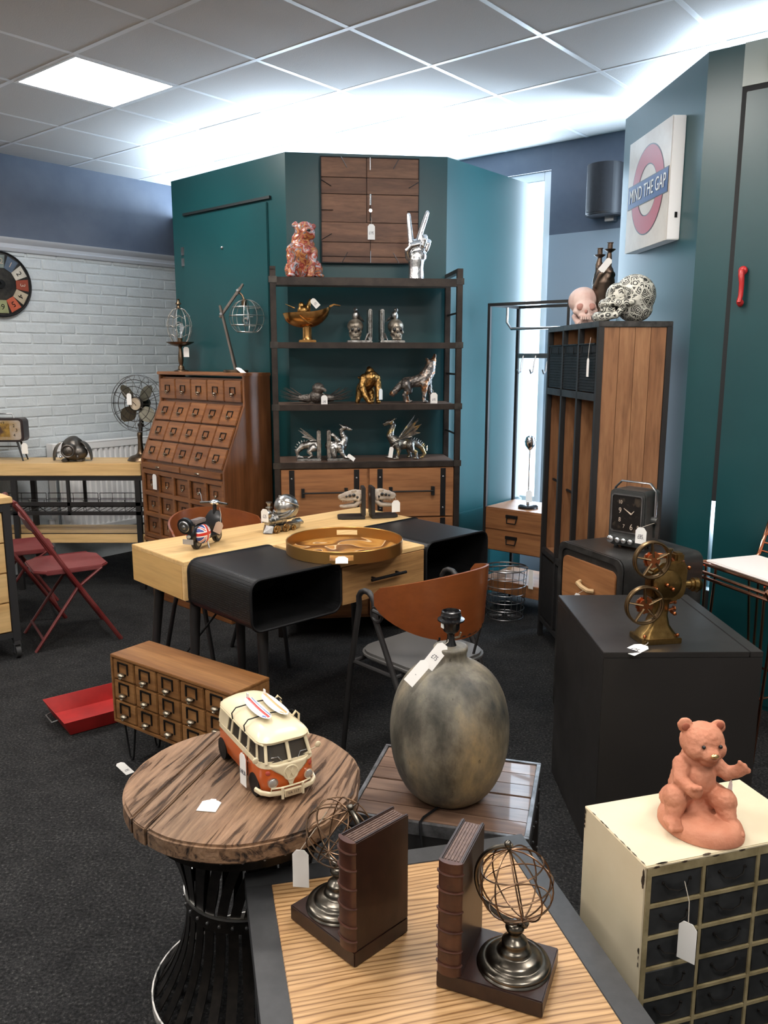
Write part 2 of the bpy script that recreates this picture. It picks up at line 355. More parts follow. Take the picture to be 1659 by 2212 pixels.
struct(obj('door_shade_strip', MB().b2((0.152, -.003, .95), (0.171, 0.006, 2.707)).b2((0.152, -.003, .02), (0.171, 0.006, .52)).b2((0.152, -.003, 2.707), (1.32, .006, 2.82)), mat('door_gap_shade', (0.003, 0.004, 0.005), 0.7), loc=PN, rot=(0, 0, a_)))  # near-black strips stand in for the shade in the gap round the door
struct(obj('trim_4', MB().b2((0.152, -.008, 2.729), (2.2, 0, PT)), mat('pale_green_head', (0.28, 0.32, 0.29), 0.35), loc=PN, rot=(0, 0, a_)))
h = MB(); h.tube([(0.2169, -0.0350, 1.9738), (0.2188, -0.0450, 1.9554), (0.2215, -0.0400, 1.9184), (0.2215, -0.0400, 1.8677), (0.2188, -0.0480, 1.8446), (0.2169, -0.0200, 1.8308)], [.012, .013, .011, .010, .011, .012], 10); h.sph((0.2169, -0.0200, 1.9738), (.02, .014, .02)); h.sph((0.2188, -0.0300, 1.8381), (.015, .02, .015))
obj('handle', h, mat('red_enamel', (0.42, 0.02, 0.02), 0.3), d2)['label'] = 'red curved pull handle'
obj('screw_head', MB().sph((.44, -.010, 2.15), .008).sph((.44, -.010, 2.02), .006).sph((.40, -.01, 1.63), .006), K['steel'], d2)
# ------------ column radiator under the left wall
rt = thing('radiator', 'long white panel radiator fixed along the white brick wall', 'radiator', G(.40, JL)-GJ*.02, GYAW); M_rad = mat('radiator_enamel', (0.90, 0.90, 0.90), 0.35)
RL = 1.3; z0, z1 = 0.25, 0.965
pp = []; n = 26
for k in range(n):
    x = .04+(RL-.08)*k/n; s = (RL-.08)/n
    pp += [(x, -.085), (x+s*.25, -.085), (x+s*.4, -.10), (x+s*.85, -.10)]
pp += [(RL-.04, -.085), (RL-.04, -.075), (.04, -.075)]
obj('panel', MB().prism(pp, z0+.05, z1-.05), M_rad, rt, smooth=30)
for z in (z1-.062, z0): obj('rail', MB().b2((0, -.105, z), (RL, -.07, z+.057)), M_rad, rt, .006)
obj('top_grille', MB().b2((0, -.105, z1-.008), (RL, -.01, z1)), M_rad, rt, .003)
for x in (-.004, RL): obj('side_cover', MB().b2((x, -.105, z0+.02), (x+.004, -.01, z1)), M_rad, rt)
obj('valve', MB().cyl((-.03, -.06, z0+.06), (0, -.06, z0+.06), .012).cyl((-.03, -.06, 0), (-.03, -.06, z0+.10), .012).cyl((-.03, -.06, z0+.06), (-.03, -.06, z0+.14), .022), M_rad, rt)
# ---------------------------------------------------------------- shared bits for things
def tagcard(parent, loc, rot=(0, 0, 0), w=.03, h=.055, words=None, cord=None, name='price_tag'):
    # card hangs in its local xz plane, top at the origin, face towards -y
    c = .3*w; m = MB(); m.T = Matrix.Rotation(PI/2, 4, 'X')
    m.prism([(-w/2, -h), (w/2, -h), (w/2, -c), (w*.25, 0), (-w*.25, 0), (-w/2, -c)], -.0006, .0006)
    t = obj(name, m, K['tagc'], parent, loc=loc, rot=rot)
    if words: text(words, w*.42, K['ink'], t, (0, -.0009, -h*.58), (PI/2, 0, 0), (.8, 1.3, 1), 'handwriting', .0002)
    if cord:
        a = Vector(loc); b = Vector(cord); mid = (a+b)/2+Vector((.004, -.003, .002))
        obj('tag_string', MB().tube([a, mid, b], .0009, 5), K['string'], parent)
    return t
M_pine = wood('stained_pine', (0.14, 0.046, 0.013), (0.28, 0.112, 0.036), 0, 9, 0.38, bs=.15, coat=.15)
M_pine_v = wood('stained_pine_upright', (0.115, 0.040, 0.013), (0.23, 0.092, 0.033), 2, 7, 0.42, bs=.15)
M_lpine = wood('pale_pine', (0.60, 0.37, 0.145), (0.74, 0.52, 0.25), 0, 5, 0.42, bs=.12, fine=.5, rnd=0)
M_lpine_e = wood('pale_pine_end', (0.50, 0.28, 0.09), (0.64, 0.41, 0.16), 1, 5, 0.42, bs=.12, fine=.5, rnd=0)
M_chest = wood('honey_wood', (0.20, 0.085, 0.026), (0.33, 0.165, 0.060), 0, 7, 0.4, bs=.15, dark=(0.09, 0.035, 0.012))
M_mango = wood('mango_wood', (0.22, 0.085, 0.030), (0.36, 0.165, 0.065), 0, 6, 0.45, bs=.15)
M_lock = wood('locker_wood', (0.22, 0.095, 0.040), (0.37, 0.185, 0.085), 2, 5, 0.5, stretch=.12, bs=.1, rnd=8)
M_brassy = mat('aged_brass_pull', (0.45, 0.40, 0.32), 0.35, 1.0, col2=(0.22, 0.18, 0.12), vs=60)
M_iron = mat('dark_iron', (0.025, 0.022, 0.02), 0.5, 0.8)

# ---------------------------------------------------------------- sloping apothecary cabinet
t = thing('drawer_cabinet', 'tall brown pine apothecary cabinet with sloping rows of small square drawers', 'cabinet', (-1.608, 5.364, 0), R(-43))
CW = .92; side = [(0, .42), (0, .945), (.165, 1.325), (.165, 1.50), (.36, 1.50), (.36, .42)]
def yz(poly, x0, x1):
    m = MB(); n = len(poly); m.add([(x0, p[0], p[1]) for p in poly]+[(x1, p[0], p[1]) for p in poly], [tuple(range(n)), tuple(range(n, 2*n))[::-1]]+[(i, n+i, n+(i+1) % n, (i+1) % n) for i in range(n)]); return m
obj('side_panel', yz(side, 0, .02), M_pine_v, t, .002); obj('side_panel', yz(side, CW-.02, CW), M_pine_v, t, .002)
inn = [(.02, .42), (.02, .94), (.185, 1.32), (.185, 1.48), (.35, 1.48), (.35, .42)]
obj('body', yz(inn, .02, CW-.02), M_pine, t)
obj('top', MB().b2((-.006, .155, 1.495), (CW+.006, .365, 1.515)), M_pine, t, .004)
obj('base', MB().b2((.02, .03, 0), (CW-.02, .36, .40)).b2((-.004, -.006, .40), (CW+.004, .36, .425)), M_pine, t, .003)
# drawers: flat fronts above, sunk fielded fronts below; each front carries a card frame and a pull
dw = (CW-.044)/5
fr = MB().box((0, 0, 0), (dw-.006, .018, .128)).mesh('drawer', .004, 2)
hm = MB(); hm.T = Matrix.Rotation(PI/2, 4, 'X')
for a, b_ in (((-.022, .016), (.022, .020)), ((-.022, -.012), (-.018, .016)), ((.018, -.012), (.022, .016)), ((-.012, -.016), (.012, -.012))): hm.prism([(a[0], a[1]), (b_[0], a[1]), (b_[0], b_[1]), (a[0], b_[1])], 0, .003)
hm = hm.mesh('card_frame', 0, 1, 0)
pm = MB().sph((0, -.006, 0), (.012, .010, .006), 8, 6).cyl((0, 0, .0), (0, -.012, -.010), .004, 6).mesh('pull')
def pulls(o, y=-.010, z=0, s=1.25, fm=M_iron):
    f = link('card_frame', hm, fm, o, (0, y, z)); p = link('pull', pm, M_brassy, o, (0, y-.002, z-.014*s)); f.scale = p.scale = (s, s, s)
for c in range(5):
    x = .022+dw*(c+.5)
    d = link('drawer', fr, M_pine, t, (x, .170, 1.405)); pulls(d)
    for r in range(3):
        f = (r+.5)/3; ang = math.atan2(.165, .38)
        d = link('drawer', fr, M_pine, t, (x, .165*(1-f)+.004, 1.325-.38*f), (-ang, 0, 0)); pulls(d)
    for r in range(3):
        zc = .80-.142*r
        d = link('drawer', fr, M_pine, t, (x, .020, zc)); d.scale = (.80, .6, .80); pulls(d, -.012, .0, 1.15)
fm_ = MB()
for c in range(6): fm_.box((.022+dw*c, .006, .66), (.030, .014, .43))
for r in range(4): fm_.box((CW/2, .0055, .871-.142*r), (CW-.04, .0135, .030))
obj('front_frame', fm_, M_pine, t, .004)
for k in range(2): obj('slide_shelf', MB().b2((.03+k*.44, -.006, .895), (.46+k*.43, .01, .932)), M_pine, t, .002)
for k in range(2): obj('pull', MB().sph((.22+k*.44, -.014, .912), (.022, .010, .005), 8, 6), M_brassy, t)
tagcard(t, (.19, -.02, .865), w=.045, h=.10)

# ---------------------------------------------------------------- console bench by the wall
Yb = 5.52; bt = thing('console_bench', 'long console bench with pale plank top and black wire-basket shelf before the radiator', 'bench', (-2.86, Yb, 0), 0)
BLn = 1.20; ZT = .895
obj('top', MB().b2((0, 0, ZT-.085), (BLn, .36, ZT)), M_lpine, bt, .004)
obj('lower_shelf', MB().b2((0, .03, .335), (BLn, .35, .40)), M_lpine, bt, .003)
obj('frame', MB().b2((0, .01, ZT-.118), (BLn, .04, ZT-.085)).b2((0, .32, ZT-.118), (BLn, .35, ZT-.085)).b2((0, .01, .60), (BLn, .035, .625)).b2((0, .01, .535), (BLn, .035, .56)).b2((0, .32, .535), (BLn, .345, .56)).b2((0, .03, .40), (BLn, .035, .405)), K['blackp'], bt)
for x in (.02, .30, .68, BLn-.05):
    for y in (.01, .32):
        if x in (.02, .30, BLn-.05): obj('leg', MB().b2((x, y, 0), (x+.035, y+.03, ZT-.118)), K['blackp'], bt)
        else: obj('upright', MB().b2((x, y, .535), (x+.02, y+.02, ZT-.118)), K['blackp'], bt)
for k in range(3):
    x0 = .05+k*.375; m = MB()
    for q in range(9): m.cyl((x0+q*.045, .03, .56), (x0+q*.045, .32, .56), .002, 4)
    for y in (.03, .32):
        for z in (.60, .64): m.cyl((x0, y, z), (x0+.36, y, z), .0025, 5)
        for q in range(5): m.cyl((x0+q*.09, y, .545), (x0+q*.09, y, .64), .002, 4)
    m.tube([(x0+.04, .03, .60), (x0+.12, .01, .55), (x0+.28, .01, .55), (x0+.36, .03, .60)], .003, 5)
    obj('basket', m, K['black'], bt)
# ---------------------------------------------------------------- red folding chairs
M_red = mat('worn_red_paint', (0.115, 0.012, 0.012), 0.33, col2=(0.16, 0.030, 0.028), vs=7, rvar=.2); M_rseat = mat('red_seat_paint', (0.15, 0.022, 0.024), 0.34, col2=(0.19, 0.045, 0.045), vs=6, rvar=.2)
def folding_chair(loc, rz, label):
    c = thing('folding_chair', label, 'chair', loc, rz, 'red folding chairs')       # x forward, y to its left
    w = .20
    for s in (-1, 1):
        y = s*(w+.012)
        obj('back_post', MB().tube([(.235, y, 0), (-.02, y, .42), (-.24, y*.97, .80), (-.265, y*.9, .835)], .0125, 8), M_red, c)
        obj('leg', MB().tube([(-.225, s*(w-.01), 0), (.02, s*(w-.012), .335), (.155, s*(w-.012), .435)], .013, 8, flat=.7), M_red, c)
    obj('crossbar', MB().cyl((.195, -w, .07), (.195, w, .07), .008, 8).cyl((-.18, -w, .065), (-.18, w, .065), .008, 8), M_red, c)
    m = MB(); ol = [(-.20, -.14), (-.14, -.195), (.16, -.185), (.205, -.13), (.205, .13), (.16, .185), (-.14, .195), (-.20, .14)]
    m.prism(ol, .430, .448); obj('seat', m, M_rseat, c, .006)
    for y in (-.198, .186): obj('seat_rim', MB().b2((-.14, y, .425), (.16, y+.012, .452)), M_rseat, c, .004)
    m = MB(); m.tube([(-.265, -.19, .835), (-.285, -.10, .845), (-.292, 0, .848), (-.285, .10, .845), (-.265, .19, .835)], .016, 8); obj('top_rail', m, M_red, c)
    lp = []
    for q in range(7):
        y = -.195+.39*q/6; b = -.02*math.cos((q-3)/3*PI/2); lp.append([(-.165+b, y, .665), (-.175+b, y, .667), (-.205+b, y, .735), (-.195+b, y, .733)])
    obj('back_slat', MB().loft(lp), M_red, c)
    return c
folding_chair((-1.836, 4.574, 0), R(32), 'red metal folding chair with worn seat, standing before another one')
folding_chair((-2.30, 4.98, 0), R(28), 'red metal folding chair standing behind another, close to the console bench')

# ---------------------------------------------------------------- wooden drawer trolley on castors
c = thing('drawer_trolley', 'wooden four-drawer chest in a grey steel frame on castors', 'chest', (-1.965, 4.22, 0), R(43))   # x back along the near face to the left = -x
L, D, Hh = .95, .42, .885; M_grey = mat('grey_steel', (0.05, 0.05, 0.052), 0.5, 0.6)
obj('top', MB().b2((-L-.01, -.01, Hh-.032), (.012, D, Hh)), M_lpine, c, .003)
for x in (-L, -.04):
    for y in (0, D-.04): obj('corner_post', MB().b2((x, y, .10), (x+.04, y+.04, Hh-.032)), M_grey, c, .002)
obj('frame', MB().b2((-L+.04, .002, Hh-.075), (-.04, .04, Hh-.032)).b2((-L+.04, .002, .12), (-.04, .04, .15)).b2((-.038, .04, .12), (-.002, D-.04, .15)).b2((-.038, .04, Hh-.075), (-.002, D-.04, Hh-.032)), M_grey, c)
obj('carcass', MB().b2((-L+.03, .02, .15), (-.03, D-.02, Hh-.04)), M_lpine_e, c)
for k in range(4):
    z0 = .158+k*.163
    for q in range(2):
        x0 = -L+.045+q*.435; d = obj('drawer', MB().b2((x0, .004, z0), (x0+.425, .02, z0+.155)), M_lpine, c, .002)
        obj('handle', MB().tube([(x0+.16, .004, z0+.08), (x0+.17, -.02, z0+.08), (x0+.26, -.02, z0+.08), (x0+.27, .004, z0+.08)], .006, 6), K['black'], d)
for x in (-L+.02, -.02):
    for y in (.02, D-.02):
        k_ = obj('castor', MB().b2((x-.016, y-.016, .075), (x+.016, y+.016, .10)).b2((x-.018, y-.014, .03), (x-.014, y+.014, .08)).b2((x+.014, y-.014, .03), (x+.018, y+.014, .08)), K['steel'], c)
        obj('wheel', MB().cyl((x-.012, y, .034), (x+.012, y, .034), .034, 16), mat('rubber', (0.02, 0.02, 0.02), 0.6) if x < -.5 and y < .1 else bpy.data.materials['rubber'], k_)

# ---------------------------------------------------------------- desk
dk = thing('writing_desk', 'pale wooden desk with two black perforated metal trays and a middle drawer', 'desk', (-.820, 3.238, 0), R(43))
DZ = .78
def tex_perf():
    m, nt, b = _nt('perforated_black_metal'); b.inputs['Base Color'].default_value = (.010, .010, .011, 1); b.inputs['Metallic'].default_value = .4; b.inputs['Roughness'].default_value = .42
    tc = nt.nodes.new('ShaderNodeTexCoord'); v = node(nt, 'ShaderNodeTexVoronoi', Scale=110.0, Randomness=0.0); nt.links.new(tc.outputs['Object'], v.inputs['Vector'])
    r = ramp(nt, v.outputs['Distance'], [(.30, (0, 0, 0)), (.38, (1, 1, 1))]); bump(nt, b, r.outputs[0], .9, .003)
    r2 = ramp(nt, v.outputs['Distance'], [(.28, (.001, .001, .001)), (.36, (.014, .014, .015))]); nt.links.new(r2.outputs[0], b.inputs['Base Color']); return m
M_perf = tex_perf()
obj('top_board', MB().b2((0, 0, DZ-.018), (1.36, .46, DZ)), M_lpine, dk, .002)
obj('end_panel', MB().b2((0, .018, DZ-.165), (.018, .46, DZ-.018)), M_lpine_e, dk, .002)
obj('front_board', MB().b2((0, 0, DZ-.165), (1.36, .018, DZ-.018)), M_lpine, dk, .002)
obj('carcass', MB().b2((.018, .018, DZ-.16), (1.35, .455, DZ-.018)), M_lpine_e, dk)
def tray(x0, x1, y0, y1, z0, z1, t_=.006, r=.045):
    w_, h_ = x1-x0, z1-z0; o_ = rrect(w_, h_, r); i_ = rrect(w_-2*t_, h_-2*t_, r-t_); cx, cz = (x0+x1)/2, (z0+z1)/2
    P = lambda q, y: [(cx+a, y, cz+b) for a, b in q]
    m = MB(); m.loft([P(o_, y1), P(o_, y0), P(i_, y0), P(i_, y1-.006)], caps=True); o = obj('mesh_tray', m, M_perf, dk, smooth=50)
    for y in (y0, y1): obj('tray_edge', MB().tube([(cx+a, y, cz+b) for a, b in rrect(w_, h_, r)], .006, 6, True), K['black'], o)
tray(.02, .455, -.455, -.001, DZ-.195, DZ+.006); tray(.955, 1.375, -.455, -.001, DZ-.195, DZ+.006)
obj('middle_top', MB().b2((.46, -.45, DZ-.018), (.95, 0, DZ)), M_lpine, dk, .002)
obj('middle_box', MB().b2((.46, -.43, DZ-.175), (.95, 0, DZ-.018)), M_lpine_e, dk)
M_dfront = wood('drawer_oak', (0.36, 0.19, 0.070), (0.47, 0.275, 0.115), 0, 8, .45, bs=.2)
d = obj('drawer', MB().b2((.465, -.452, DZ-.18), (.945, -.43, DZ-.020)), M_dfront, dk, .002)
obj('handle', MB().cyl((.60, -.485, DZ-.09), (.80, -.485, DZ-.09), .007, 8).cyl((.63, -.485, DZ-.09), (.63, -.45, DZ-.09), .005, 6).cyl((.77, -.485, DZ-.09), (.77, -.45, DZ-.09), .005, 6), K['black'], d)
for x, y, dx, dy in ((.10, .09, -.05, -.03), (.10, .40, -.05, .05), (1.26, .40, .05, .05), (.16, -.32, -.04, -.06), (1.24, -.32, .05, -.06), (.30, .06, -.01, -.02)):
    zt = DZ-.165 if y > 0 else DZ-.195
    obj('leg', MB().cyl((x, y, zt), (x+dx, y+dy, 0), .024, 12, .013), K['blackp'], dk)
obj('brace', MB().cyl((.07, .20, .28), (.28, .05, DZ-.17), .005, 6), K['black'], dk)

# ---------------------------------------------------------------- chairs with a bent plywood back
M_ply = wood('cherry_plywood', (0.175, 0.042, 0.010), (0.235, 0.066, 0.017), 0, 4, .33, stretch=.2, bs=.05, coat=.3, fine=.4); M_edge = mat('plywood_edge', (0.42, 0.22, 0.10), .5)
def ply_chair(loc, rz, label):
    c = thing('dining_chair', label, 'chair', loc, rz, 'black metal chairs with plywood backs')     # y forward
    m = MB(); m.prism([(x, y) for x, y in rrect(.40, .40, .10)], .435, .462); obj('seat', m, mat('grey_seat_pad', (0.085, 0.082, 0.078), .6) if 'grey_seat_pad' not in bpy.data.materials else bpy.data.materials['grey_seat_pad'], c, .010)
    for s in (-1, 1):
        x = s*.235; pts = [(s*.225, .235, 0), (s*.238, .165, .40), (x, .115, .66)]
        pts += [(x, .075+.045*math.cos(R(a)), .685+.045*math.sin(R(a))) for a in (20, 50, 80, 110, 140, 170)]
        pts += [(x, .02, .62), (s*.232, -.10, .38), (s*.22, -.245, 0)]
        obj('leg_frame', MB().tube(pts, .0115, 10), K['blackp'], c)
    obj('seat_rail', MB().tube([(-.236, .16, .425), (.236, .16, .425)], .009, 8).tube([(-.23, -.08, .425), (.23, -.08, .425)], .009, 8).cyl((-.23, .16, .425), (-.23, -.08, .425), .009, 8).cyl((.23, .16, .425), (.23, -.08, .425), .009, 8), K['blackp'], c)
    n = 28; lo = []
    for k in range(n+1):
        a = R(190+160*k/n); e = math.sin(PI*k/n); ca, sa = math.cos(a), math.sin(a)
        top = .765+.062*e; bot = .70-.135*e**.7
        if k in (0, n): top -= .02; bot += .0
        def q(rad, z): return (ca*rad, .035+sa*rad*.98, z)
        rr_ = lambda z: .262+.06*(z-.6)
        lo.append([q(rr_(bot), bot), q(rr_(bot)+.010, bot), q(rr_(top)+.010, top), q(rr_(top), top)])
    obj('backrest', MB().loft(lo), M_ply, c, smooth=50)
    m = MB(); m.tube([(math.cos(R(a))*.262, .035+math.sin(R(a))*.258, .575+.10*abs(math.cos(R(a)))**3) for a in range(186, 360, 8)], .008, 8); obj('back_rail', m, K['blackp'], c)
    for s in (-1, 1): obj('joint_ring', MB().ring((s*.245, .005, .655), .028, .007, 14, 6, 'x'), K['blackp'], c)
    for s in (-1, 1): obj('back_strut', MB().cyl((s*.10, -.17, .43), (s*.12, -.20, .59), .006, 6), K['blackp'], c)
    return c
ply_chair((.155, 3.10, 0), R(43), 'black metal chair with curved cherry plywood back and grey seat before the desk drawer')
ply_chair((-.825, 4.06, 0), R(228), 'orange plywood-backed chair on the far side of the desk behind the toy scooter')

# ---------------------------------------------------------------- fifteen-drawer chest on hairpin legs and the red tray behind it
c = thing('index_drawer_chest', 'low honey wood chest of fifteen small drawers on thin hairpin legs', 'chest', (-1.086, 3.073, 0), math.atan2(-.399, .555))
L = .683; D = .19; z0, z1 = .165, .45
obj('body', MB().b2((.008, .016, z0+.008), (L-.008, D, z1-.01)), M_chest, c)
obj('top', MB().b2((0, 0, z1-.012), (L, D+.002, z1)), M_chest, c, .002); obj('bottom', MB().b2((0, 0, z0), (L, D, z0+.012)), M_chest, c, .002)
obj('side_panel', MB().b2((0, 0, z0+.012), (.010, D, z1-.012)), M_chest, c, .001); obj('side_panel', MB().b2((L-.010, 0, z0+.012), (L, D, z1-.012)), M_chest, c, .001)
dw2 = (L-.022)/5; dh = (z1-z0-.026)/3; fr2 = MB().box((0, 0, 0), (dw2-.008, .016, dh-.006)).mesh('drawer', .003, 2)
for q in range(5):
    for r in range(3):
        d = link('drawer', fr2, M_chest, c, (.011+dw2*(q+.5), .010, z0+.013+dh*(r+.5))); pulls(d, -.009, .006, 1.4)
for x in (.06, L-.06):
    for y in (.03, D-.03): obj('hairpin_leg', MB().tube([(x-.035, y, z0), (x-.012, y, .02), (x-.006, y, .006), (x+.006, y, .006), (x+.012, y, .02), (x+.035, y, z0)], .0045, 6), K['black'], c)
tg = tagcard(c, (.055, -.03, .012), (R(-82), 0, R(82)), .035, .11, '£90')
t = thing('red_tray', 'shallow red metal tray with wire handle lying on the carpet', 'tray', onz(215, 1545, 0.0), R(38)); M_tray = mat('red_tray_paint', (0.42, 0.022, 0.020), .4, col2=(0.30, 0.016, 0.015), vs=8)
w_, d_, h_ = .20, .16, .075; P = lambda a, b, z: [(-a, -b, z), (a, -b, z), (a, b, z), (-a, b, z)]
m = MB(); m.loft([P(w_-.03, d_-.03, .004), P(w_, d_, h_), P(w_-.003, d_-.003, h_), P(w_-.032, d_-.032, .008)]); obj('pan', m, M_tray, t)
obj('handle', MB().tube([(-w_+.005, -.05, .05), (-w_-.02, -.045, .045), (-w_-.02, .045, .045), (-w_+.005, .05, .05)], .003, 6), K['steel'], t)
obj('sticker', MB().b2((-.02, -.05, .0085), (.03, -.02, .0092)), K['tagc'], t)
# ---------------------------------------------------------------- round table: weathered boards on a strapped hourglass base
RT = Vector((-.345, 1.862, 0)); RZ = .58
rt = thing('round_table', 'round weathered plank table on a black riveted metal strap base', 'table', RT, R(74))
def tex_weather(axis=0):
    m, nt, b = _nt('weathered_board'); b.inputs['Roughness'].default_value = .62; s_ = [1, 1, 1]; s_[axis] = .10; co = coords(nt, tuple(s_), 2.0)
    n = node(nt, 'ShaderNodeTexNoise', Scale=30.0, Detail=8.0, Roughness=.66, Distortion=1.3); nt.links.new(co, n.inputs['Vector'])
    g = node(nt, 'ShaderNodeTexNoise', Scale=120.0, Detail=4.0, Roughness=.7); nt.links.new(co, g.inputs['Vector'])
    big = node(nt, 'ShaderNodeTexNoise', Scale=5.0, Detail=3.0); nt.links.new(co, big.inputs['Vector'])
    r1 = ramp(nt, n.outputs[0], [(.36, (.020, .010, .005)), (.40, (.13, .070, .036)), (.52, (.235, .140, .078)), (.70, (.33, .215, .135))])
    r2 = ramp(nt, g.outputs[0], [(.3, (.6, .58, .56)), (.65, (1.05, 1.05, 1.05))]); r3 = ramp(nt, big.outputs[0], [(.3, (.8, .82, .86)), (.7, (1.12, 1.05, 1.0))])
    mx = node(nt, 'ShaderNodeMix', data_type='RGBA', blend_type='MULTIPLY'); mx.inputs[0].default_value = 1; nt.links.new(r1.outputs[0], mx.inputs[6]); nt.links.new(r2.outputs[0], mx.inputs[7])
    m2 = node(nt, 'ShaderNodeMix', data_type='RGBA', blend_type='MULTIPLY'); m2.inputs[0].default_value = 1; nt.links.new(mx.outputs[2], m2.inputs[6]); nt.links.new(r3.outputs[0], m2.inputs[7])
    nt.links.new(m2.outputs[2], b.inputs['Base Color'])
    rb = ramp(nt, n.outputs[0], [(.36, (0, 0, 0)), (.45, (.8, .8, .8)), (.7, (1, 1, 1))]); bump(nt, b, rb.outputs[0], .9, .006); return m
M_weath = tex_weather()
rr = .288; cuts = [-rr, .115, .165, rr]; random.seed(11)
for k in range(3):
    a, b_ = cuts[k]+(.0012 if k else .0001), cuts[k+1]-(.0012 if k < 2 else .0001); pts = []
    vs_ = [a+(b_-a)*q/14 for q in range(15)]
    f = lambda v: math.sqrt(max(rr*rr-v*v, 0))+.004*mnoise.noise(Vector((v*14, 3.1, 0)))
    pts = [(f(v), v) for v in vs_]+[(-f(v), v) for v in reversed(vs_)]
    obj('plank', MB().prism(pts, RZ-.046, RZ-.0015*(k == 1)-.001*(k == 3)), M_weath, rt, .006, 60)
M_strap = mat('strap_iron', (0.018, 0.016, 0.015), .35, .8, col2=(.035, .03, .026), vs=30)
def rad(z): # hourglass
    u = (z-.275)/(.245 if z > .275 else .275); return .150+(.075*abs(u)**1.7 if u > 0 else .098*abs(u)**2.1)
ns = 30; lp = []
for q in range(17):
    z = .02+.50*q/16; r_ = rad(z); tw = R(26)*max(0, (z-.275)/.245)**1.2
    lp.append([((r_+o)*math.cos(tw+w_/r_), (r_+o)*math.sin(tw+w_/r_), z) for w_, o in ((-.0122, 0), (.0122, 0), (.0122, .003), (-.0122, .003))])
sm = MB().loft(lp).mesh('strap', 0, 1, 40)
for k in range(ns): link('strap', sm, M_strap, rt, None, (0, 0, 2*PI*k/ns))
def hoop(z, r_, h, m_, name='hoop'):
    return obj(name, MB().loft([[((r_+o)*math.cos(2*PI*i/48), (r_+o)*math.sin(2*PI*i/48), zz) for i in range(48)] for o, zz in ((0, z), (0, z+h), (.004, z+h), (.004, z), (0, z))], caps=False), m_, rt)
M_worn = mat('worn_pale_rim', (.55, .53, .50), .4, .3, col2=(.03, .03, .03), vs=18, lo=.5, hi=.62)
hoop(RZ-.10, .226, .045, M_strap); hoop(.265, .153, .035, M_strap); hoop(.299, .155, .006, mat('bright_trim', (.5, .49, .46), .3, 1.0), 'trim_ring'); hoop(0.0, .246, .028, M_worn)
m = MB()
for k in range(30):
    a = 2*PI*k/30
    for z, r_ in ((RZ-.078, .231), (.282, .158)): m.sph((r_*math.cos(a), r_*math.sin(a), z), .0045, 6, 4)
s_ = obj('rivets', m, K['steel'], rt); s_['kind'] = 'stuff'
lt = onz(452, 1742, RZ+.001)
m = MB(); m.prism([(-.023, -.022), (.023, -.022), (.023, .018), (.014, .024), (.008, .026), (.006, .031), (-.006, .031), (-.008, .026), (-.014, .024), (-.023, .018)], 0, .0012)
tagp(obj('price_card', m, K['tagc'], loc=lt, rot=(0, 0, R(-8))), 'blank white price card lying loose on the weathered round table', 'price tag')

# ---------------------------------------------------------------- low plank-topped side table in a black frame
cr = thing('plank_side_table', 'low side table of reclaimed planks in a riveted metal frame under the stone lamp', 'table', (-.098, 1.972, 0), R(-15))
cw, cd, cz = .475, .405, .42
M_recl = wood('reclaimed_plank', (0.10, 0.055, 0.034), (0.27, 0.175, 0.125), 0, 8, .38, stretch=.08, bs=.3, dark=(.035, .018, .012), rnd=40, coat=.2)
for k in range(6):
    y0 = .012+(cd-.024)*k/6; obj('plank', MB().b2((.012, y0+.001, cz-.022-.0006*(k % 2)), (cw-.012, y0+(cd-.024)/6-.001, cz-.0012*(k % 3))), M_recl, cr, .0015)
M_zinc = mat('worn_zinc', (.30, .30, .31), .4, .8, col2=(.12, .12, .12), vs=25)
obj('edge_strip', MB().b2((0, 0, cz-.035), (cw, .011, cz+.001)).b2((0, cd-.011, cz-.035), (cw, cd, cz+.001)).b2((0, .011, cz-.035), (.011, cd-.011, cz+.001)).b2((cw-.011, .011, cz-.035), (cw, cd-.011, cz+.001)), M_zinc, cr, .001)
for x in (0, cw-.035):
    for y in (0, cd-.035): obj('leg', MB().b2((x, y, 0), (x+.035, y+.004, cz-.035)).b2((x if x == 0 else x+.031, y+.004, 0), (x+.004 if x == 0 else x+.035, y+.035, cz-.035)), K['blackp'], cr)
obj('apron', MB().b2((.03, .002, cz-.10), (cw-.03, .006, cz-.035)).b2((cw-.006, .03, cz-.10), (cw-.002, cd-.03, cz-.035)).b2((.002, .03, cz-.10), (.006, cd-.03, cz-.035)), K['blackp'], cr)
obj('lower_shelf', MB().b2((.01, .01, .10), (cw-.01, cd-.01, .12)), M_recl, cr, .002)
m = MB()
for q in range(4):
    for z in (cz-.055, cz-.10, .18): m.sph((cw+.001, .05+q*.10, z), .004, 6, 4)
obj('rivets', m, K['steel'], cr)['kind'] = 'stuff'

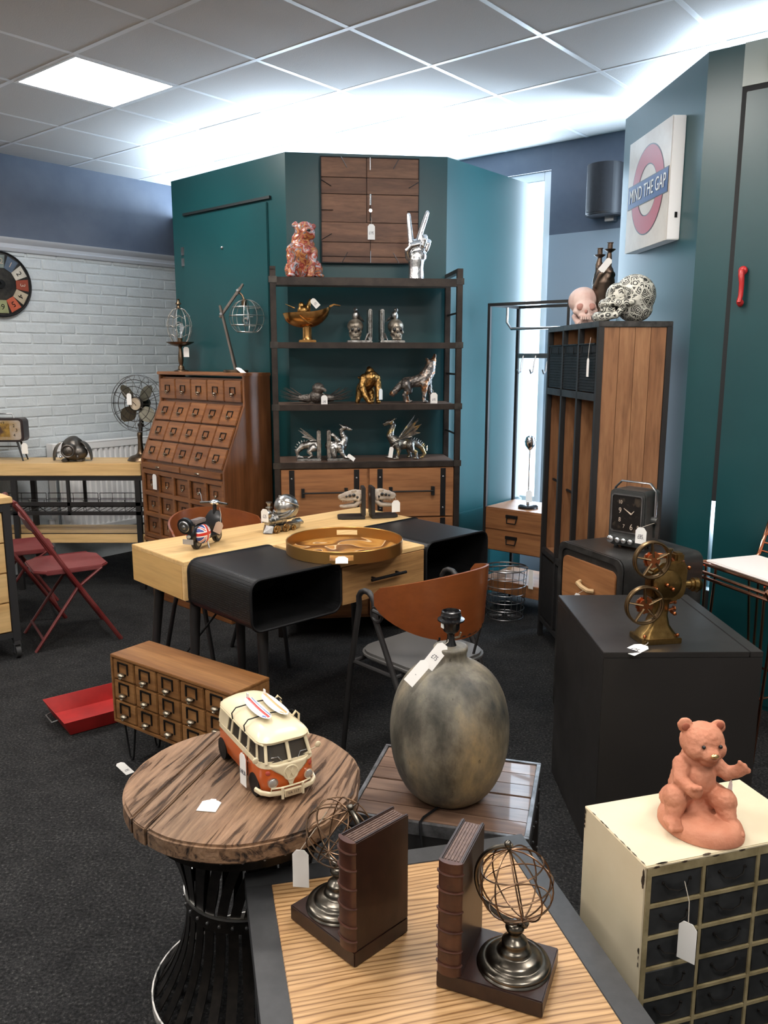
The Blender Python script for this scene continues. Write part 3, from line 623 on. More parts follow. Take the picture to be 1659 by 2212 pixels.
# ---------------------------------------------------------------- stone lamp base
def tex_stone():
    m, nt, b = _nt('aged_stone'); b.inputs['Roughness'].default_value = .55; co = coords(nt, (1, 1, .55), 0)
    n = node(nt, 'ShaderNodeTexNoise', Scale=9.0, Detail=10.0, Roughness=.65); nt.links.new(co, n.inputs['Vector'])
    p = node(nt, 'ShaderNodeTexNoise', Scale=60.0, Detail=4.0, Roughness=.75); nt.links.new(co, p.inputs['Vector'])
    q = node(nt, 'ShaderNodeTexNoise', Scale=4.0, Detail=5.0); nt.links.new(co, q.inputs['Vector'])
    r1 = ramp(nt, n.outputs[0], [(.32, (.026, .028, .027)), (.45, (.095, .086, .066)), (.56, (.175, .158, .122)), (.70, (.30, .25, .155))])
    r2 = ramp(nt, q.outputs[0], [(.36, (.38, .42, .43)), (.48, (1, 1, 1)), (.64, (1.2, 1.0, .72))]); r3 = ramp(nt, p.outputs[0], [(.27, (.35, .33, .3)), (.36, (1, 1, 1))])
    mx = node(nt, 'ShaderNodeMix', data_type='RGBA', blend_type='MULTIPLY'); mx.inputs[0].default_value = 1; nt.links.new(r1.outputs[0], mx.inputs[6]); nt.links.new(r2.outputs[0], mx.inputs[7])
    m2 = node(nt, 'ShaderNodeMix', data_type='RGBA', blend_type='MULTIPLY'); m2.inputs[0].default_value = 1; nt.links.new(mx.outputs[2], m2.inputs[6]); nt.links.new(r3.outputs[0], m2.inputs[7]); nt.links.new(m2.outputs[2], b.inputs['Base Color'])
    bump(nt, b, p.outputs[0], .35, .004); return m
vz = thing('table_lamp_base', 'large round grey stone lamp base with bare black bulb socket', 'lamp', (.178, 2.075, cz), 0)
prof = [(.001, 0), (.075, 0), (.090, .004), (.118, .030), (.142, .075), (.157, .130), (.162, .19), (.158, .24), (.144, .295), (.118, .340), (.085, .368), (.058, .382), (.046, .392), (.043, .405), (.046, .418), (.044, .426), (.030, .428), (.001, .428)]
def smooth_prof(p, n=3):
    out = []
    for k in range(len(p)-1):
        p0, p1, p2, p3 = p[max(k-1, 0)], p[k], p[k+1], p[min(k+2, len(p)-1)]
        for q in range(n):
            t_ = q/n; f = lambda i: .5*(2*p1[i]+(p2[i]-p0[i])*t_+(2*p0[i]-5*p1[i]+4*p2[i]-p3[i])*t_**2+(3*p1[i]-p0[i]-3*p2[i]+p3[i])*t_**3)
            out.append((max(f(0), .0005), f(1)))
    return out+[p[-1]]
obj('body', MB().lathe(smooth_prof(prof), 56), tex_stone(), vz, smooth=70)
M_bake = mat('black_plastic', (.008, .008, .009), .25)
obj('socket', MB().lathe([(.001, .428), (.016, .428), (.013, .435), (.010, .445), (.010, .46), (.020, .468), (.023, .475), (.024, .495), (.036, .497), (.036, .501), (.026, .503), (.026, .510), (.028, .512), (.026, .516), (.026, .522), (.022, .524), (.020, .515), (.001, .512)], 28), M_bake, vz)
obj('switch', MB().tube([(.012, 0, .448), (.022, -.003, .452), (.026, -.005, .465)], .003, 6), M_brassy, vz)
obj('rating_label', MB().at((-.0225, -.010, .485), (0, 0, R(24))).b2((-.002, -.007, -.006), (.0, .007, .006)), K['tagc'], vz)
m = MB(); m.tube([(-.03, -.085, .008), (-.075, -.135, .006), (-.085, -.155, .004), (-.085, -.17, -.02), (-.075, -.18, -.10), (-.05, -.19, -.20)], .0035, 8); obj('power_cable', m, M_bake, vz)
tagcard(vz, (-.018, -.030, .440), (R(-25), R(38), R(-12)), .034, .075, '£75', (-.008, -.012, .447))
tagcard(vz, (-.066, -.050, .400), (R(-32), R(42), R(-12)), .030, .075, '-')

# ---------------------------------------------------------------- coffee table in front
CT = Vector((-.318, 1.673, 0)); ct = thing('coffee_table', 'square oak-topped coffee table with a wide dark grey metal border', 'table', CT, R(13.3)); ctz = .45; cW = .675; cL = 1.05; fw = .056
def tex_oak():
    m, nt, b = _nt('oak_board'); b.inputs['Roughness'].default_value = .42; co = coords(nt, (.16, 1, 1), 0)
    w_ = node(nt, 'ShaderNodeTexWave', bands_direction='Y', Scale=24.0, Distortion=10.0, Detail=2.0, Detail_Scale=.7, Detail_Roughness=.5); nt.links.new(co, w_.inputs['Vector'])
    g = node(nt, 'ShaderNodeTexNoise', Scale=160.0, Detail=3.0); nt.links.new(coords(nt, (.04, 1, 1), 0), g.inputs['Vector'])
    q = node(nt, 'ShaderNodeTexNoise', Scale=4.0, Detail=2.0); nt.links.new(co, q.inputs['Vector'])
    r1 = ramp(nt, w_.outputs[0], [(.0, (.20, .100, .037)), (.09, (.33, .185, .075)), (.24, (.43, .258, .115)), (1, (.49, .305, .145))])
    r2 = ramp(nt, g.outputs[0], [(.35, (.74, .70, .66)), (.6, (1.03, 1.03, 1.03))]); r3 = ramp(nt, q.outputs[0], [(.3, (.88, .86, .84)), (.7, (1.08, 1.08, 1.08))])
    mx = node(nt, 'ShaderNodeMix', data_type='RGBA', blend_type='MULTIPLY'); mx.inputs[0].default_value = 1; nt.links.new(r1.outputs[0], mx.inputs[6]); nt.links.new(r2.outputs[0], mx.inputs[7])
    m2 = node(nt, 'ShaderNodeMix', data_type='RGBA', blend_type='MULTIPLY'); m2.inputs[0].default_value = 1; nt.links.new(mx.outputs[2], m2.inputs[6]); nt.links.new(r3.outputs[0], m2.inputs[7]); nt.links.new(m2.outputs[2], b.inputs['Base Color'])
    bump(nt, b, w_.outputs[0], .12, .001); return m
M_oak = tex_oak(); M_gframe = mat('dark_grey_frame', (.035, .036, .038), .42, .2, col2=(.045, .046, .048), vs=40)
obj('top_board', MB().b2((fw, -cL+fw, ctz-.02), (cW-fw, -fw, ctz-.001)), M_oak, ct, .0015)
obj('frame', MB().b2((0, -fw, ctz-.055), (cW, 0, ctz)).b2((0, -cL, ctz-.055), (cW, -cL+fw, ctz)).b2((0, -cL+fw, ctz-.0549), (fw, -fw, ctz)).b2((cW-fw, -cL+fw, ctz-.0549), (cW, -fw, ctz)), M_gframe, ct, .001)
for x in (.012, cW-.062):
    for y in (-.10, -cL+.012): obj('leg', MB().b2((x, y, 0), (x+.05, y+.05, ctz-.055)), M_gframe, ct, .001)

# ---------------------------------------------------------------- globe bookends
M_leath = wood('brown_leather_resin', (.014, .005, .0035), (.034, .012, .007), 2, 8, .36, stretch=.5, bs=.15, coat=.1); M_spine = mat('red_brown_spine', (.040, .013, .008), .34, col2=(.075, .026, .014), vs=30)
M_pages = mat('bronzed_page_edge', (.16, .10, .075), .35, .2, col2=(.075, .040, .03), vs=120); M_pew = mat('dark_pewter', (.17, .155, .13), .28, 1.0, col2=(.085, .075, .06), vs=20); M_wire = mat('copper_brown_wire', (.17, .105, .065), .35, 1.0)
def bookend(loc, rz, mirror, label, wood_hand):
    b = thing('globe_bookend', label, 'bookend', loc, rz, 'globe bookends')
    bw, bd, bh = .198, .148, .033; S = (lambda x: bw-x) if mirror else (lambda x: x)
    def bx(n, p, q, m_, bev=.002, par=b): return obj(n, MB().b2((S(p[0]), p[1], p[2]), (S(q[0]), q[1], q[2])), m_, par, bev)
    bx('base', (0, 0, 0), (bw, bd, bh), M_leath)
    ht = .262; th = .046
    bk = bx('book', (.006, .008, bh), (th-.006, bd-.004, ht-.004), M_pages, .001)
    bx('cover', (0, .004, bh), (.007, bd, ht), M_leath, .002, bk); bx('cover', (th-.007, .004, bh), (th, bd, ht), M_leath, .002, bk)
    m = MB(); lo = []
    for z in (bh, ht): lo.append([(S(th/2-(th/2)*math.cos(PI*k/8)), .006-.012*math.sin(PI*k/8), z) for k in range(9)])
    m.loft(lo); sp = obj('spine', m, M_spine, bk)
    for z in (.055, .085, .125, .165, .205, .24):
        obj('raised_band', MB().tube([(S(th/2-(th/2+.001)*math.cos(PI*k/8)), .006-.0135*math.sin(PI*k/8), z) for k in range(9)], .0022, 6), M_spine, sp)
    for k in range(5): obj('page_ridge', MB().b2((S(.009+k*.006), .012, ht-.004), (S(.012+k*.006), bd-.008, ht-.0025)), M_pages, bk)
    gx, gy = S(.128), bd/2; c0 = bh
    obj('pedestal', MB().lathe(smooth_prof([(.001, 0), (.064, 0), (.067, .004), (.066, .010), (.058, .014), (.052, .015), (.047, .022), (.036, .027), (.031, .029), (.029, .036), (.024, .041), (.024, .050), (.021, .054), (.014, .060), (.012, .066), (.016, .072), (.018, .079), (.013, .086), (.001, .088)]), 40, (gx, gy, c0)), M_pew, b)
    gc = Vector((gx, gy, c0+.165)); gr = .068; tilt = R(28) if mirror else R(-13)
    Rm = Matrix.Translation(gc) @ Matrix.Rotation(tilt, 4, 'Y') @ Matrix.Rotation(R(0), 4, 'Z')
    m = MB(); m.T = Rm
    for k in range(5):
        a = PI*k/5; m.tube([(gr*math.cos(p)*math.cos(a), gr*math.cos(p)*math.sin(a), gr*math.sin(p)) for p in [2*PI*i/32 for i in range(32)]], .0016, 5, True)
    for z in (-.036, 0, .036): m.ring((0, 0, z), math.sqrt(gr*gr-z*z), .0016, 30, 5)
    obj('wire_globe', m, M_wire, b)
    m = MB(); m.T = Rm
    ar = [((gr+.009)*math.cos(R(a)), 0, (gr+.009)*math.sin(R(a))) for a in range(-96, 97, 8)] if mirror else [(-(gr+.009)*math.cos(R(a)), 0, (gr+.009)*math.sin(R(a))) for a in range(-96, 97, 8)]
    m.tube(ar, .0042, 8); m.sph((0, 0, gr+.012), .007, 10, 8); m.sph((0, 0, -gr-.012), .007, 10, 8); m.sph((0, 0, gr+.004), .004, 8, 6)
    obj('meridian_arm', m, M_pew, b)
    return b
bL = bookend((-.195, 1.517, ctz), R(-45.6), True, 'globe bookend with a white price tag, its tilted wire globe partly behind the book', 0)
tagcard(bL, (.012, .020, .155), (0, 0, R(40)), .034, .085, None, (.05, .06, .24))
bookend((.097, 1.330, ctz), R(-22.5), False, 'globe bookend without a tag, wire globe to the right of its upright book', 0)

# ---------------------------------------------------------------- cream drawer cabinet
cc = thing('parts_cabinet', 'chipped cream metal cabinet with rows of black small-parts drawers', 'cabinet', (.514, 1.442, 0), R(16.5)); kw, kd, kz = .41, .232, .62
M_cream = mat('cream_enamel', (.62, .53, .36), .38, col2=(.68, .60, .43), vs=4); M_creamf = mat('aged_cream_frame', (.36, .30, .17), .45, col2=(.20, .16, .08), vs=20); M_dkdr = mat('black_drawer', (.014, .015, .016), .36, col2=(.03, .032, .034), vs=25, rvar=.2)
obj('body', MB().b2((0, .004, .0), (.004, kd, kz)).b2((kw-.004, .004, 0), (kw, kd, kz)).b2((.004, kd-.004, 0), (kw-.004, kd, kz)).b2((.004, .02, 0), (kw-.004, kd-.004, .02)), M_cream, cc)
obj('top', MB().b2((-.001, 0, kz-.006), (kw+.001, kd+.001, kz+.001)), M_cream, cc, .002)
ncol, nrow = 3, 8; pw = (kw-.014)/ncol; ph = .0715; f_ = MB()
for q in range(ncol+1): f_.b2((.004+q*pw-.003*(q > 0), 0, .02), (.004+q*pw+.010 if q == 0 else .004+q*pw+.004, .012, kz-.006))
for r in range(nrow+1): f_.b2((.004, .0008, kz-.024-r*ph), (kw-.004, .0118, kz-.017-r*ph))
obj('front_frame', f_.b2((.004, .0005, kz-.018), (kw-.004, .012, kz-.005)), M_creamf, cc)
dm = MB().box((0, .05, 0), (pw-.010, .10, ph-.010)).mesh('drawer', .0015, 1)
hmesh = MB().tube([(-.030, -.002, .006), (-.022, -.007, -.004), (0, -.010, -.009), (.022, -.007, -.004), (.030, -.002, .006)], .0016, 5).sph((-.031, -.001, .007), .004, 6, 4).sph((.031, -.001, .007), .004, 6, 4).mesh('handle')
for q in range(ncol):
    for r in range(nrow):
        d = link('drawer', dm, M_dkdr, cc, (.009+pw*(q+.5), .004-(.003 if (q, r) == (0, 3) else 0), kz-.0205-ph*(r+.5))); link('handle', hmesh, M_iron, d, (0, 0, .004))
random.seed(4); m = MB()
def chip(x, y, z, ax, s):
    n = 7; p = [(s*random.uniform(.4, 1)*math.cos(2*PI*i/n)*1.6, s*random.uniform(.4, 1)*math.sin(2*PI*i/n)) for i in range(n)]
    if ax == 't': m.add([(x+a*.35, y+b_*1.2, kz+.0016) for b_, a in p], [tuple(range(n))])
    elif ax == 'tf': m.add([(x+a, y+b_*.4, kz+.0016) for a, b_ in p], [tuple(range(n))])
    elif ax == 's': m.add([(-.0016, y+b_*.6, z+a) for a, b_ in p], [tuple(range(n))])
    else: m.add([(x+a, -.0006, z+b_*.35) for a, b_ in p], [tuple(range(n))])
for k in range(9): chip(.001, .015+k*.026*random.uniform(.8, 1.1), 0, 't', .006)
for k in range(5): chip(.02+random.uniform(0, .36), .002, 0, 'tf', .008)
for z, s in ((.60, .010), (.585, .012), (.575, .006), (.43, .006), (.415, .004), (.40, .005)): chip(0, .006, z, 's', s)
for k in range(4): chip(0, kd-.004, kz-.01-k*.012, 's', .005)
for k in range(8): chip(.01+random.uniform(0, .39), 0, kz-.004, 'f', .007)
o = obj('paint_chips', m, mat('rusty_chip', (.030, .018, .010), .7), cc, smooth=0); o['kind'] = 'stuff'
tagcard(cc, (.085, -.028, .50), (0, 0, R(-58)), .036, .085, None, (.085, -.008, .578))

# ---------------------------------------------------------------- black plinth
pt = thing('display_plinth', 'tall black box plinth with a smooth satin top, carrying a brass projector figure', 'plinth', (.668, 2.36, 0), R(.8)); M_satin = mat('satin_black_board', (.020, .018, .017), .30, rvar=.10, vs=5, bs=.03, bscale=300)
pw_, pd_, pz_ = .49, .615, .72
obj('body', MB().b2((0, 0, 0), (pw_, pd_, pz_-.018)), M_satin, pt, .002)
obj('top_panel', MB().b2((0, 0, pz_-.0175), (pw_-.042, pd_, pz_)), M_satin, pt, .0015); obj('side_lid', MB().b2((pw_-.040, 0, pz_-.0175), (pw_, pd_, pz_)), M_satin, pt, .0015)

# ---------------------------------------------------------------- trunk bedside chest
ns_ = thing('trunk_chest', 'black trunk-style bedside chest with rounded edges and wooden drawer fronts', 'chest', (.772, 3.487, 0), R(-67.3)); nw, nd, nz = .425, .41, .82
M_trunk = mat('scuffed_black_leather', (.016, .015, .014), .4, col2=(.05, .048, .045), vs=14, lo=.5, hi=.8, bs=.2, bscale=90)
m = MB(); m.T = Matrix.Translation((nw/2, nd, nz/2+.02)) @ Matrix.Rotation(PI/2, 4, 'X'); m.prism(rrect(nw, nz-.04, .04), 0, nd); obj('body', m, M_trunk, ns_, .006)
for k in range(3):
    zc = nz-.155-k*.24; m = MB(); m.T = Matrix.Translation((nw/2, .004, zc)) @ Matrix.Rotation(PI/2, 4, 'X'); m.prism(rrect(nw-.07, .20, .03), 0, .012); d = obj('drawer', m, M_mango, ns_, .002)
    obj('handle', MB().tube([(nw/2-.045, -.010, zc+.01), (nw/2-.035, -.030, zc+.008), (nw/2, -.036, zc+.0), (nw/2+.035, -.030, zc-.008), (nw/2+.045, -.010, zc-.01)], .010, 8), mat('rope_handle', (.42, .28, .14), .6) if k == 0 else bpy.data.materials['rope_handle'], d)
m = MB(); m.T = Matrix.Translation((nw/2, .001, nz/2+.02)) @ Matrix.Rotation(PI/2, 4, 'X')
o_, i_ = rrect(nw, nz-.04, .04), rrect(nw-.05, nz-.09, .032); m.loft([[(a, b_, 0) for a, b_ in o_], [(a, b_, .008) for a, b_ in o_], [(a, b_, .008) for a, b_ in i_], [(a, b_, 0) for a, b_ in i_]], closed=True); obj('front_border', m, M_trunk, ns_)
for x in (.04, nw-.04):
    for y in (.05, nd-.05): obj('foot', MB().cyl((x, y, 0), (x, y, .03), .02), K['blackp'], ns_)
tagcard(ns_, (nw/2-.01, -.045, nz-.185), (0, 0, 0), .05, .05, None, (nw/2+.03, -.032, nz-.155))

# ---------------------------------------------------------------- tall locker unit
lk = thing('locker_unit', 'tall wooden locker unit in a black metal frame with open compartments', 'cabinet', (.903, 4.598, 0), math.atan2(-1, .078)); lw, ld, lz = .835, .345, 1.765
p_ = .026
for x in (0, lw-p_):
    for y in (0, ld-p_): obj('post', MB().b2((x, y, 0), (x+p_, y+p_, lz-p_)), K['blackp'], lk, .001)
obj('top_frame', MB().b2((0, 0, lz-p_), (lw, ld, lz)), mat('worn_black_top', (.03, .03, .03), .35, .5, col2=(.10, .095, .09), vs=20), lk, .002)
for k in range(4):
    y0 = p_+(ld-2*p_)*k/4; obj('side_board', MB().b2((lw-.016, y0+.0008, .12), (lw-.006, y0+(ld-2*p_)/4-.0008, lz-p_)), M_lock, lk, .001)
obj('side_panel', MB().b2((.006, p_, .12), (.016, ld-p_, lz-p_)), M_lock, lk)
obj('back_panel', MB().b2((p_, ld-.016, .12), (lw-p_, ld-.006, lz-p_)), M_lock, lk)
for z, h_ in ((.10, .025), (.505, .03), (1.405, .035)): obj('cross_rail', MB().b2((p_, .0, z), (lw-p_, .025, z+h_)), K['blackp'], lk); obj('shelf', MB().b2((p_, .02, z+.005), (lw-p_, ld-.02, z+h_-.005)), K['blackp'] if z > 1 else M_lock, lk)
cwid = (lw-2*p_)/3
for q in (1, 2):
    x = p_+cwid*q; obj('divider', MB().b2((x-.012, 0, .12), (x+.012, .024, lz-p_)), K['blackp'], lk); obj('divider_board', MB().b2((x-.008, .024, .12), (x+.008, ld-.02, lz-p_)), M_lock, lk)
M_mesh = mat('dark_wire_mesh', (.016, .016, .017), .5, .5, bs=1, bscale=400)
for q in range(3):
    x0 = p_+cwid*q+.014; x1 = p_+cwid*(q+1)-.014
    for z0_, z1_, nm in ((1.445, 1.665, 'wire_bin'), (.14, .49, 'wire_door')):
        bn = obj(nm, MB().b2((x0, .004, z0_), (x1, .010, z1_)), M_mesh, lk)
        if nm == 'wire_bin':
            m = MB()
            for r in range(13): m.cyl((x0, .002, z0_+.012+r*.014), (x1, .002, z0_+.012+r*.014), .0018, 4)
            m.cyl((x0, 0, z1_), (x1, 0, z1_), .004, 6); obj('bin_wires', m, K['black'], bn)['kind'] = 'stuff'
            obj('label_holder', MB().b2((x0+.05, -.004, z1_-.045), (x1-.05, .0, z1_-.042)).b2((x0+.05, -.004, z1_-.045), (x0+.053, 0, z1_-.01)).b2((x1-.053, -.004, z1_-.045), (x1-.05, 0, z1_-.01)), K['black'], bn)
    if q < 2: obj('hook_bar', MB().cyl((x0, .05, .93-.02*q), (x1, .05, .93-.02*q), .007, 6), K['black'], lk)
tagcard(lk, (lw-.095, -.012, 1.60), (0, 0, 0), .030, .085, None, (lw-.10, -.002, 1.695))

# ---------------------------------------------------------------- hall stand with drawers, hooks and clothes rail
hs = thing('hall_stand', 'slim black metal hall stand with coat hooks and two wooden drawers below the window', 'stand', (.632, 5.115, 0), math.atan2(-.6372, .7707)); hw, hd, hz = .55, .36, 1.91
for x in (0, hw-.018):
    for y in (0, hd-.018): obj('post', MB().b2((x, y, 0), (x+.018, y+.018, hz)), K['blackp'], hs)
obj('top_frame', MB().b2((0, 0, hz), (hw, .018, hz+.018)).b2((0, hd-.018, hz), (hw, hd, hz+.018)).b2((0, .018, hz), (.018, hd-.018, hz+.018)).b2((hw-.018, .018, hz), (hw, hd-.018, hz+.018)), K['blackp'], hs)
obj('hanging_rail', MB().tube([(.03, hd/2, hz), (.03, hd/2, hz-.09), (.06, hd/2, hz-.13), (hw-.06, hd/2, hz-.13), (hw-.03, hd/2, hz-.09), (hw-.03, hd/2, hz)], .009, 8), K['steel'], hs)
obj('hook_rail', MB().b2((.018, hd-.02, 1.60), (hw-.018, hd-.008, 1.63)), K['steel'], hs)
for q in range(5):
    x = .06+q*.09; obj('coat_hook', MB().tube([(x, hd-.02, 1.615), (x, hd-.04, 1.56), (x, hd-.05, 1.515), (x, hd-.075, 1.505), (x, hd-.09, 1.53)], .005, 6), K['steel'], hs)
db = obj('drawer_box', MB().b2((.019, .004, .40), (hw-.019, hd-.004, .675)), M_mango, hs, .002)
for k in range(2):
    d = obj('drawer', MB().b2((.022, -.004, .405+k*.135), (hw-.022, .008, .533+k*.135)), M_mango, hs, .002); zc = .48+k*.135
    obj('cup_handle', MB().b2((hw/2-.10, -.016, zc+.008), (hw/2-.02, -.004, zc+.026)).tube([(hw/2-.095, -.01, zc+.008), (hw/2-.09, -.018, zc-.025), (hw/2-.03, -.018, zc-.025), (hw/2-.025, -.01, zc+.008)], .004, 6), K['black'], d)
obj('lower_shelf', MB().b2((.0, .0, .13), (hw, hd, .21)), M_mango, hs, .003)
tagcard(hs, (.37, -.02, .32), (0, 0, 0), .032, .12)
# tall slim ornament on the drawers, against the light
g = thing('stand_ornament', 'slim silver stemmed ornament with round head on a dark base, on the hall stand', 'ornament', hs.matrix_basis @ Vector((.255, .12, .675)), 0)
obj('base', MB().lathe([(.001, 0), (.062, 0), (.062, .012), (.055, .018), (.02, .022), (.001, .024)], 28), M_bake, g)
obj('stem', MB().lathe([(.001, .02), (.012, .024), (.009, .05), (.005, .08), (.004, .36), (.007, .38), (.001, .39)], 12), K['chrome'], g)
obj('head', MB().lathe([(.001, .36), (.012, .37), (.030, .395), (.034, .42), (.026, .445), (.010, .455), (.001, .457)], 20).ring((0, 0, .42), .035, .003), K['chrome'], g)
tagcard(g, (.0, -.02, .115), (0, 0, 0), .04, .075, None, (0, -.004, .13))
# wire basket
b = thing('wire_basket', 'round wire basket with carrying loop standing on the carpet beside the locker', 'basket', onz(1090, 1330, 0), 0)
for z, r_ in ((.004, .115), (.06, .12), (.11, .123), (.16, .125), (.21, .128), (.26, .130), (.315, .134)): obj('wire_ring', MB().ring((0, 0, z), r_, .0028 if z < .3 else .005, 36, 6), K['steel'], b)
m = MB()
for k in range(18):
    a = 2*PI*k/18; m.tube([(.02*math.cos(a), .02*math.sin(a), .004), (.112*math.cos(a), .112*math.sin(a), .004), (.134*math.cos(a), .134*math.sin(a), .315)], .0016, 4)
obj('wire_ribs', m, K['steel'], b)['kind'] = 'stuff'
obj('handle', MB().tube([(.13*math.cos(R(a)), -.02-.11*math.sin(R(a)), .317+.04*math.sin(R(a))) for a in range(0, 181, 15)], .005, 6), K['steel'], b)

# ---------------------------------------------------------------- copper wire stool
M_cop = mat('polished_copper', (.80, .36, .22), .14, 1.0)
st = thing('copper_stool', 'polished copper wire stool with a low slatted back and white pad', 'stool', (1.309, 3.357, 0), math.atan2(-.944, .33)); sw, sd, sz = .41, .35, .75    # x along the front, y to the back
obj('seat_frame', MB().tube([(0, .02, sz-.055), (0, 0, sz-.02), (0, .03, sz), (0, sd-.03, sz-.01), (0, sd, sz+.01), (0, sd+.05, sz+.17), (.02, sd+.055, sz+.185), (sw-.02, sd+.055, sz+.185), (sw, sd+.05, sz+.17), (sw, sd, sz+.01), (sw, sd-.03, sz-.01), (sw, .03, sz), (sw, 0, sz-.02), (sw, .02, sz-.055)], .009, 8), M_cop, st)
for y, z in ((.02, sz-.055), (-.002, sz-.025), (.03, sz)): obj('front_bar', MB().cyl((0, y, z), (sw, y, z), .0075, 8), M_cop, st)
for k in range(11): obj('seat_bar', MB().cyl((0, .06+k*.03, sz-.006), (sw, .06+k*.03, sz-.006), .005, 6), M_cop, st)
for k in range(4): obj('back_bar', MB().cyl((0, sd+.008+k*.011, sz+.025+k*.036), (sw, sd+.008+k*.011, sz+.025+k*.036), .005, 6), M_cop, st)
obj('seat_pad', MB().b2((.02, .045, sz+.003), (sw-.02, sd-.03, sz+.014)), mat('white_pad', (.78, .76, .74), .6), st, .005)
for x in (.04, sw-.04):
    for y, dy in ((.06, -.02), (sd-.06, .04)): obj('leg', MB().tube([(x-.03, y, sz-.01), (x-.004, y+dy, .01), (x+.004, y+dy, .01), (x+.03, y, sz-.01)], .006, 6), M_cop, st)
obj('footrest', MB().tube([(.04, .045, .28), (sw-.04, .045, .28), (sw-.04, sd-.04, .28), (.04, sd-.04, .28)], .006, 6, True), M_cop, st)
# ---------------------------------------------------------------- open shelf unit
SO = Vector((-.614, 4.536, 0)); SA = R(7.25); SX = Vector((math.cos(SA), math.sin(SA), 0)); SY = Vector((-math.sin(SA), math.cos(SA), 0)); sW, sD = 1.06, .36
sh = thing('shelf_unit', 'tall black iron shelf unit with wooden boards above two rows of drawers', 'shelf', SO, SA)
M_shelf = wood('dark_shelf_board', (.055, .030, .020), (.13, .078, .052), 0, 8, .5, bs=.2); M_frame = mat('brown_black_iron', (.020, .015, .013), .42, .5, col2=(.045, .034, .028), vs=16)
q_ = .032; SZ = [2.030, 1.685, 1.345, 1.020]
for x in (0, sW-q_):
    obj('post', MB().b2((x, 0, 0), (x+q_, q_, 2.075)), M_frame, sh, .002); obj('post', MB().b2((x, sD-q_, 0), (x+q_, sD, 2.02)), M_frame, sh, .002)
    m = MB(); m.T = Matrix.Translation((x+q_/2, sD/2, 2.075)); m.box((0, 0, 0), (q_, sD, .022)); obj('top_rail', m, M_frame, sh, .001)
    for z in (1.85, 1.51, 1.17): obj('side_rung', MB().cyl((x+q_/2, q_, z), (x+q_/2, sD-q_, z), .006, 8), M_frame, sh)
for k, z in enumerate(SZ):
    obj('shelf_board', MB().b2((q_, .022, z-.022), (sW-q_, sD-.004, z)), M_shelf, sh, .001)
    h_ = .042 if k == 0 else .032
    obj('front_rail', MB().b2((q_, .001, z-h_), (sW-q_, .022, z+.001)), M_frame, sh, .002); 
    for x in (q_*.5, sW-q_*.5): obj('bracket', MB().b2((x-.022, -.004, z-.030), (x+.022, .0, z+.004)), K['gun'], sh)
obj('cupboard', MB().b2((q_, .02, .10), (sW-q_, sD-.01, .985)), M_mango, sh)
for r in range(3):
    z0_, z1_ = .715-.30*r, .982-.285*r
    z0_, z1_ = (.70, .982) if r == 0 else (.41, .692) if r == 1 else (.12, .402)
    for c_ in range(2):
        x0 = q_+.004+c_*(sW/2-q_+.002); x1 = x0+sW/2-q_-.012
        d = obj('drawer', MB().b2((x0, .002, z0_), (x1, .022, z1_)), M_mango, sh, .002)
        for xs in (x0+.045, x1-.075):
            s_ = obj('iron_strap', MB().b2((xs, -.002, z0_+.002), (xs+.03, .002, z1_-.002)), K['black'], d)
            for zz in (z0_+.05, z1_-.05): obj('bolt', MB().sph((xs+.015, -.003, zz), .006, 8, 5), K['steel'], s_)
        zc = (z0_+z1_)/2+.01; obj('handle', MB().cyl((x0+.12, -.02, zc), (x1-.12, -.02, zc), .005, 8).b2((x0+.112, -.022, zc-.025), (x0+.130, .002, zc+.025)).b2((x1-.130, -.022, zc-.025), (x1-.112, .002, zc+.025)), K['black'], d)
def onshelf(px, z, dy):
    k = (px-829.5)/FPX; c, s = math.cos(PITCH), math.sin(PITCH); A = SO+SY*dy
    x = (k*(A.y*c-(z-EYE)*s)-A.x)/(SX.x-k*SX.y*c); p = A+SX*x; p.z = z; return p

# ---------------------------------------------------------------- patchwork wood clock on the partition
pd = (B2-B1).normalized(); pa = math.atan2(pd.y, pd.x); pn = Vector((pd.y, -pd.x, 0))
kx = (798-829.5)/FPX*4.70; t0 = (kx-B1.x)/pd.x; cen = B1+pd*t0+pn*.004; cen.z = 2.435
pc = thing('wooden_wall_clock', 'large square clock of reclaimed wood patches, with price tag, hung on the partition', 'clock', cen, pa); w2 = .285; h2 = .292
M_patch = wood('reclaimed_patch', (.105, .042, .020), (.235, .110, .056), 0, 7, .55, stretch=.15, bs=.5, dark=(.045, .018, .010), rnd=60)
obj('backing', MB().b2((-w2, -.016, -h2), (w2, 0, h2)), K['blackp'], pc)
rows = [(.292, .18, -.02), (.18, .09, -.02), (.09, -.065, -.02), (-.065, -.175, .0), (-.175, -.255, .0), (-.255, -.292, .0)]
random.seed(9)
for a, b_, xs in rows:
    for x0, x1 in ((-w2+.004, xs-.0015), (xs+.0015, w2-.004)):
        obj('wood_patch', MB().b2((x0, -.030-random.uniform(0, .008), b_+.0015+(.004 if b_ < -.28 else 0)), (x1, -.014, a-.0015-(.004 if a > .28 else 0))), M_patch, pc, .002)
obj('border', MB().b2((-w2, -.034, h2-.005), (w2, -.012, h2)).b2((-w2, -.034, -h2), (w2, -.012, -h2+.005)).b2((-w2, -.034, -h2+.005), (-w2+.005, -.012, h2-.005)).b2((w2-.005, -.034, -h2+.005), (w2, -.012, h2-.005)), K['black'], pc)
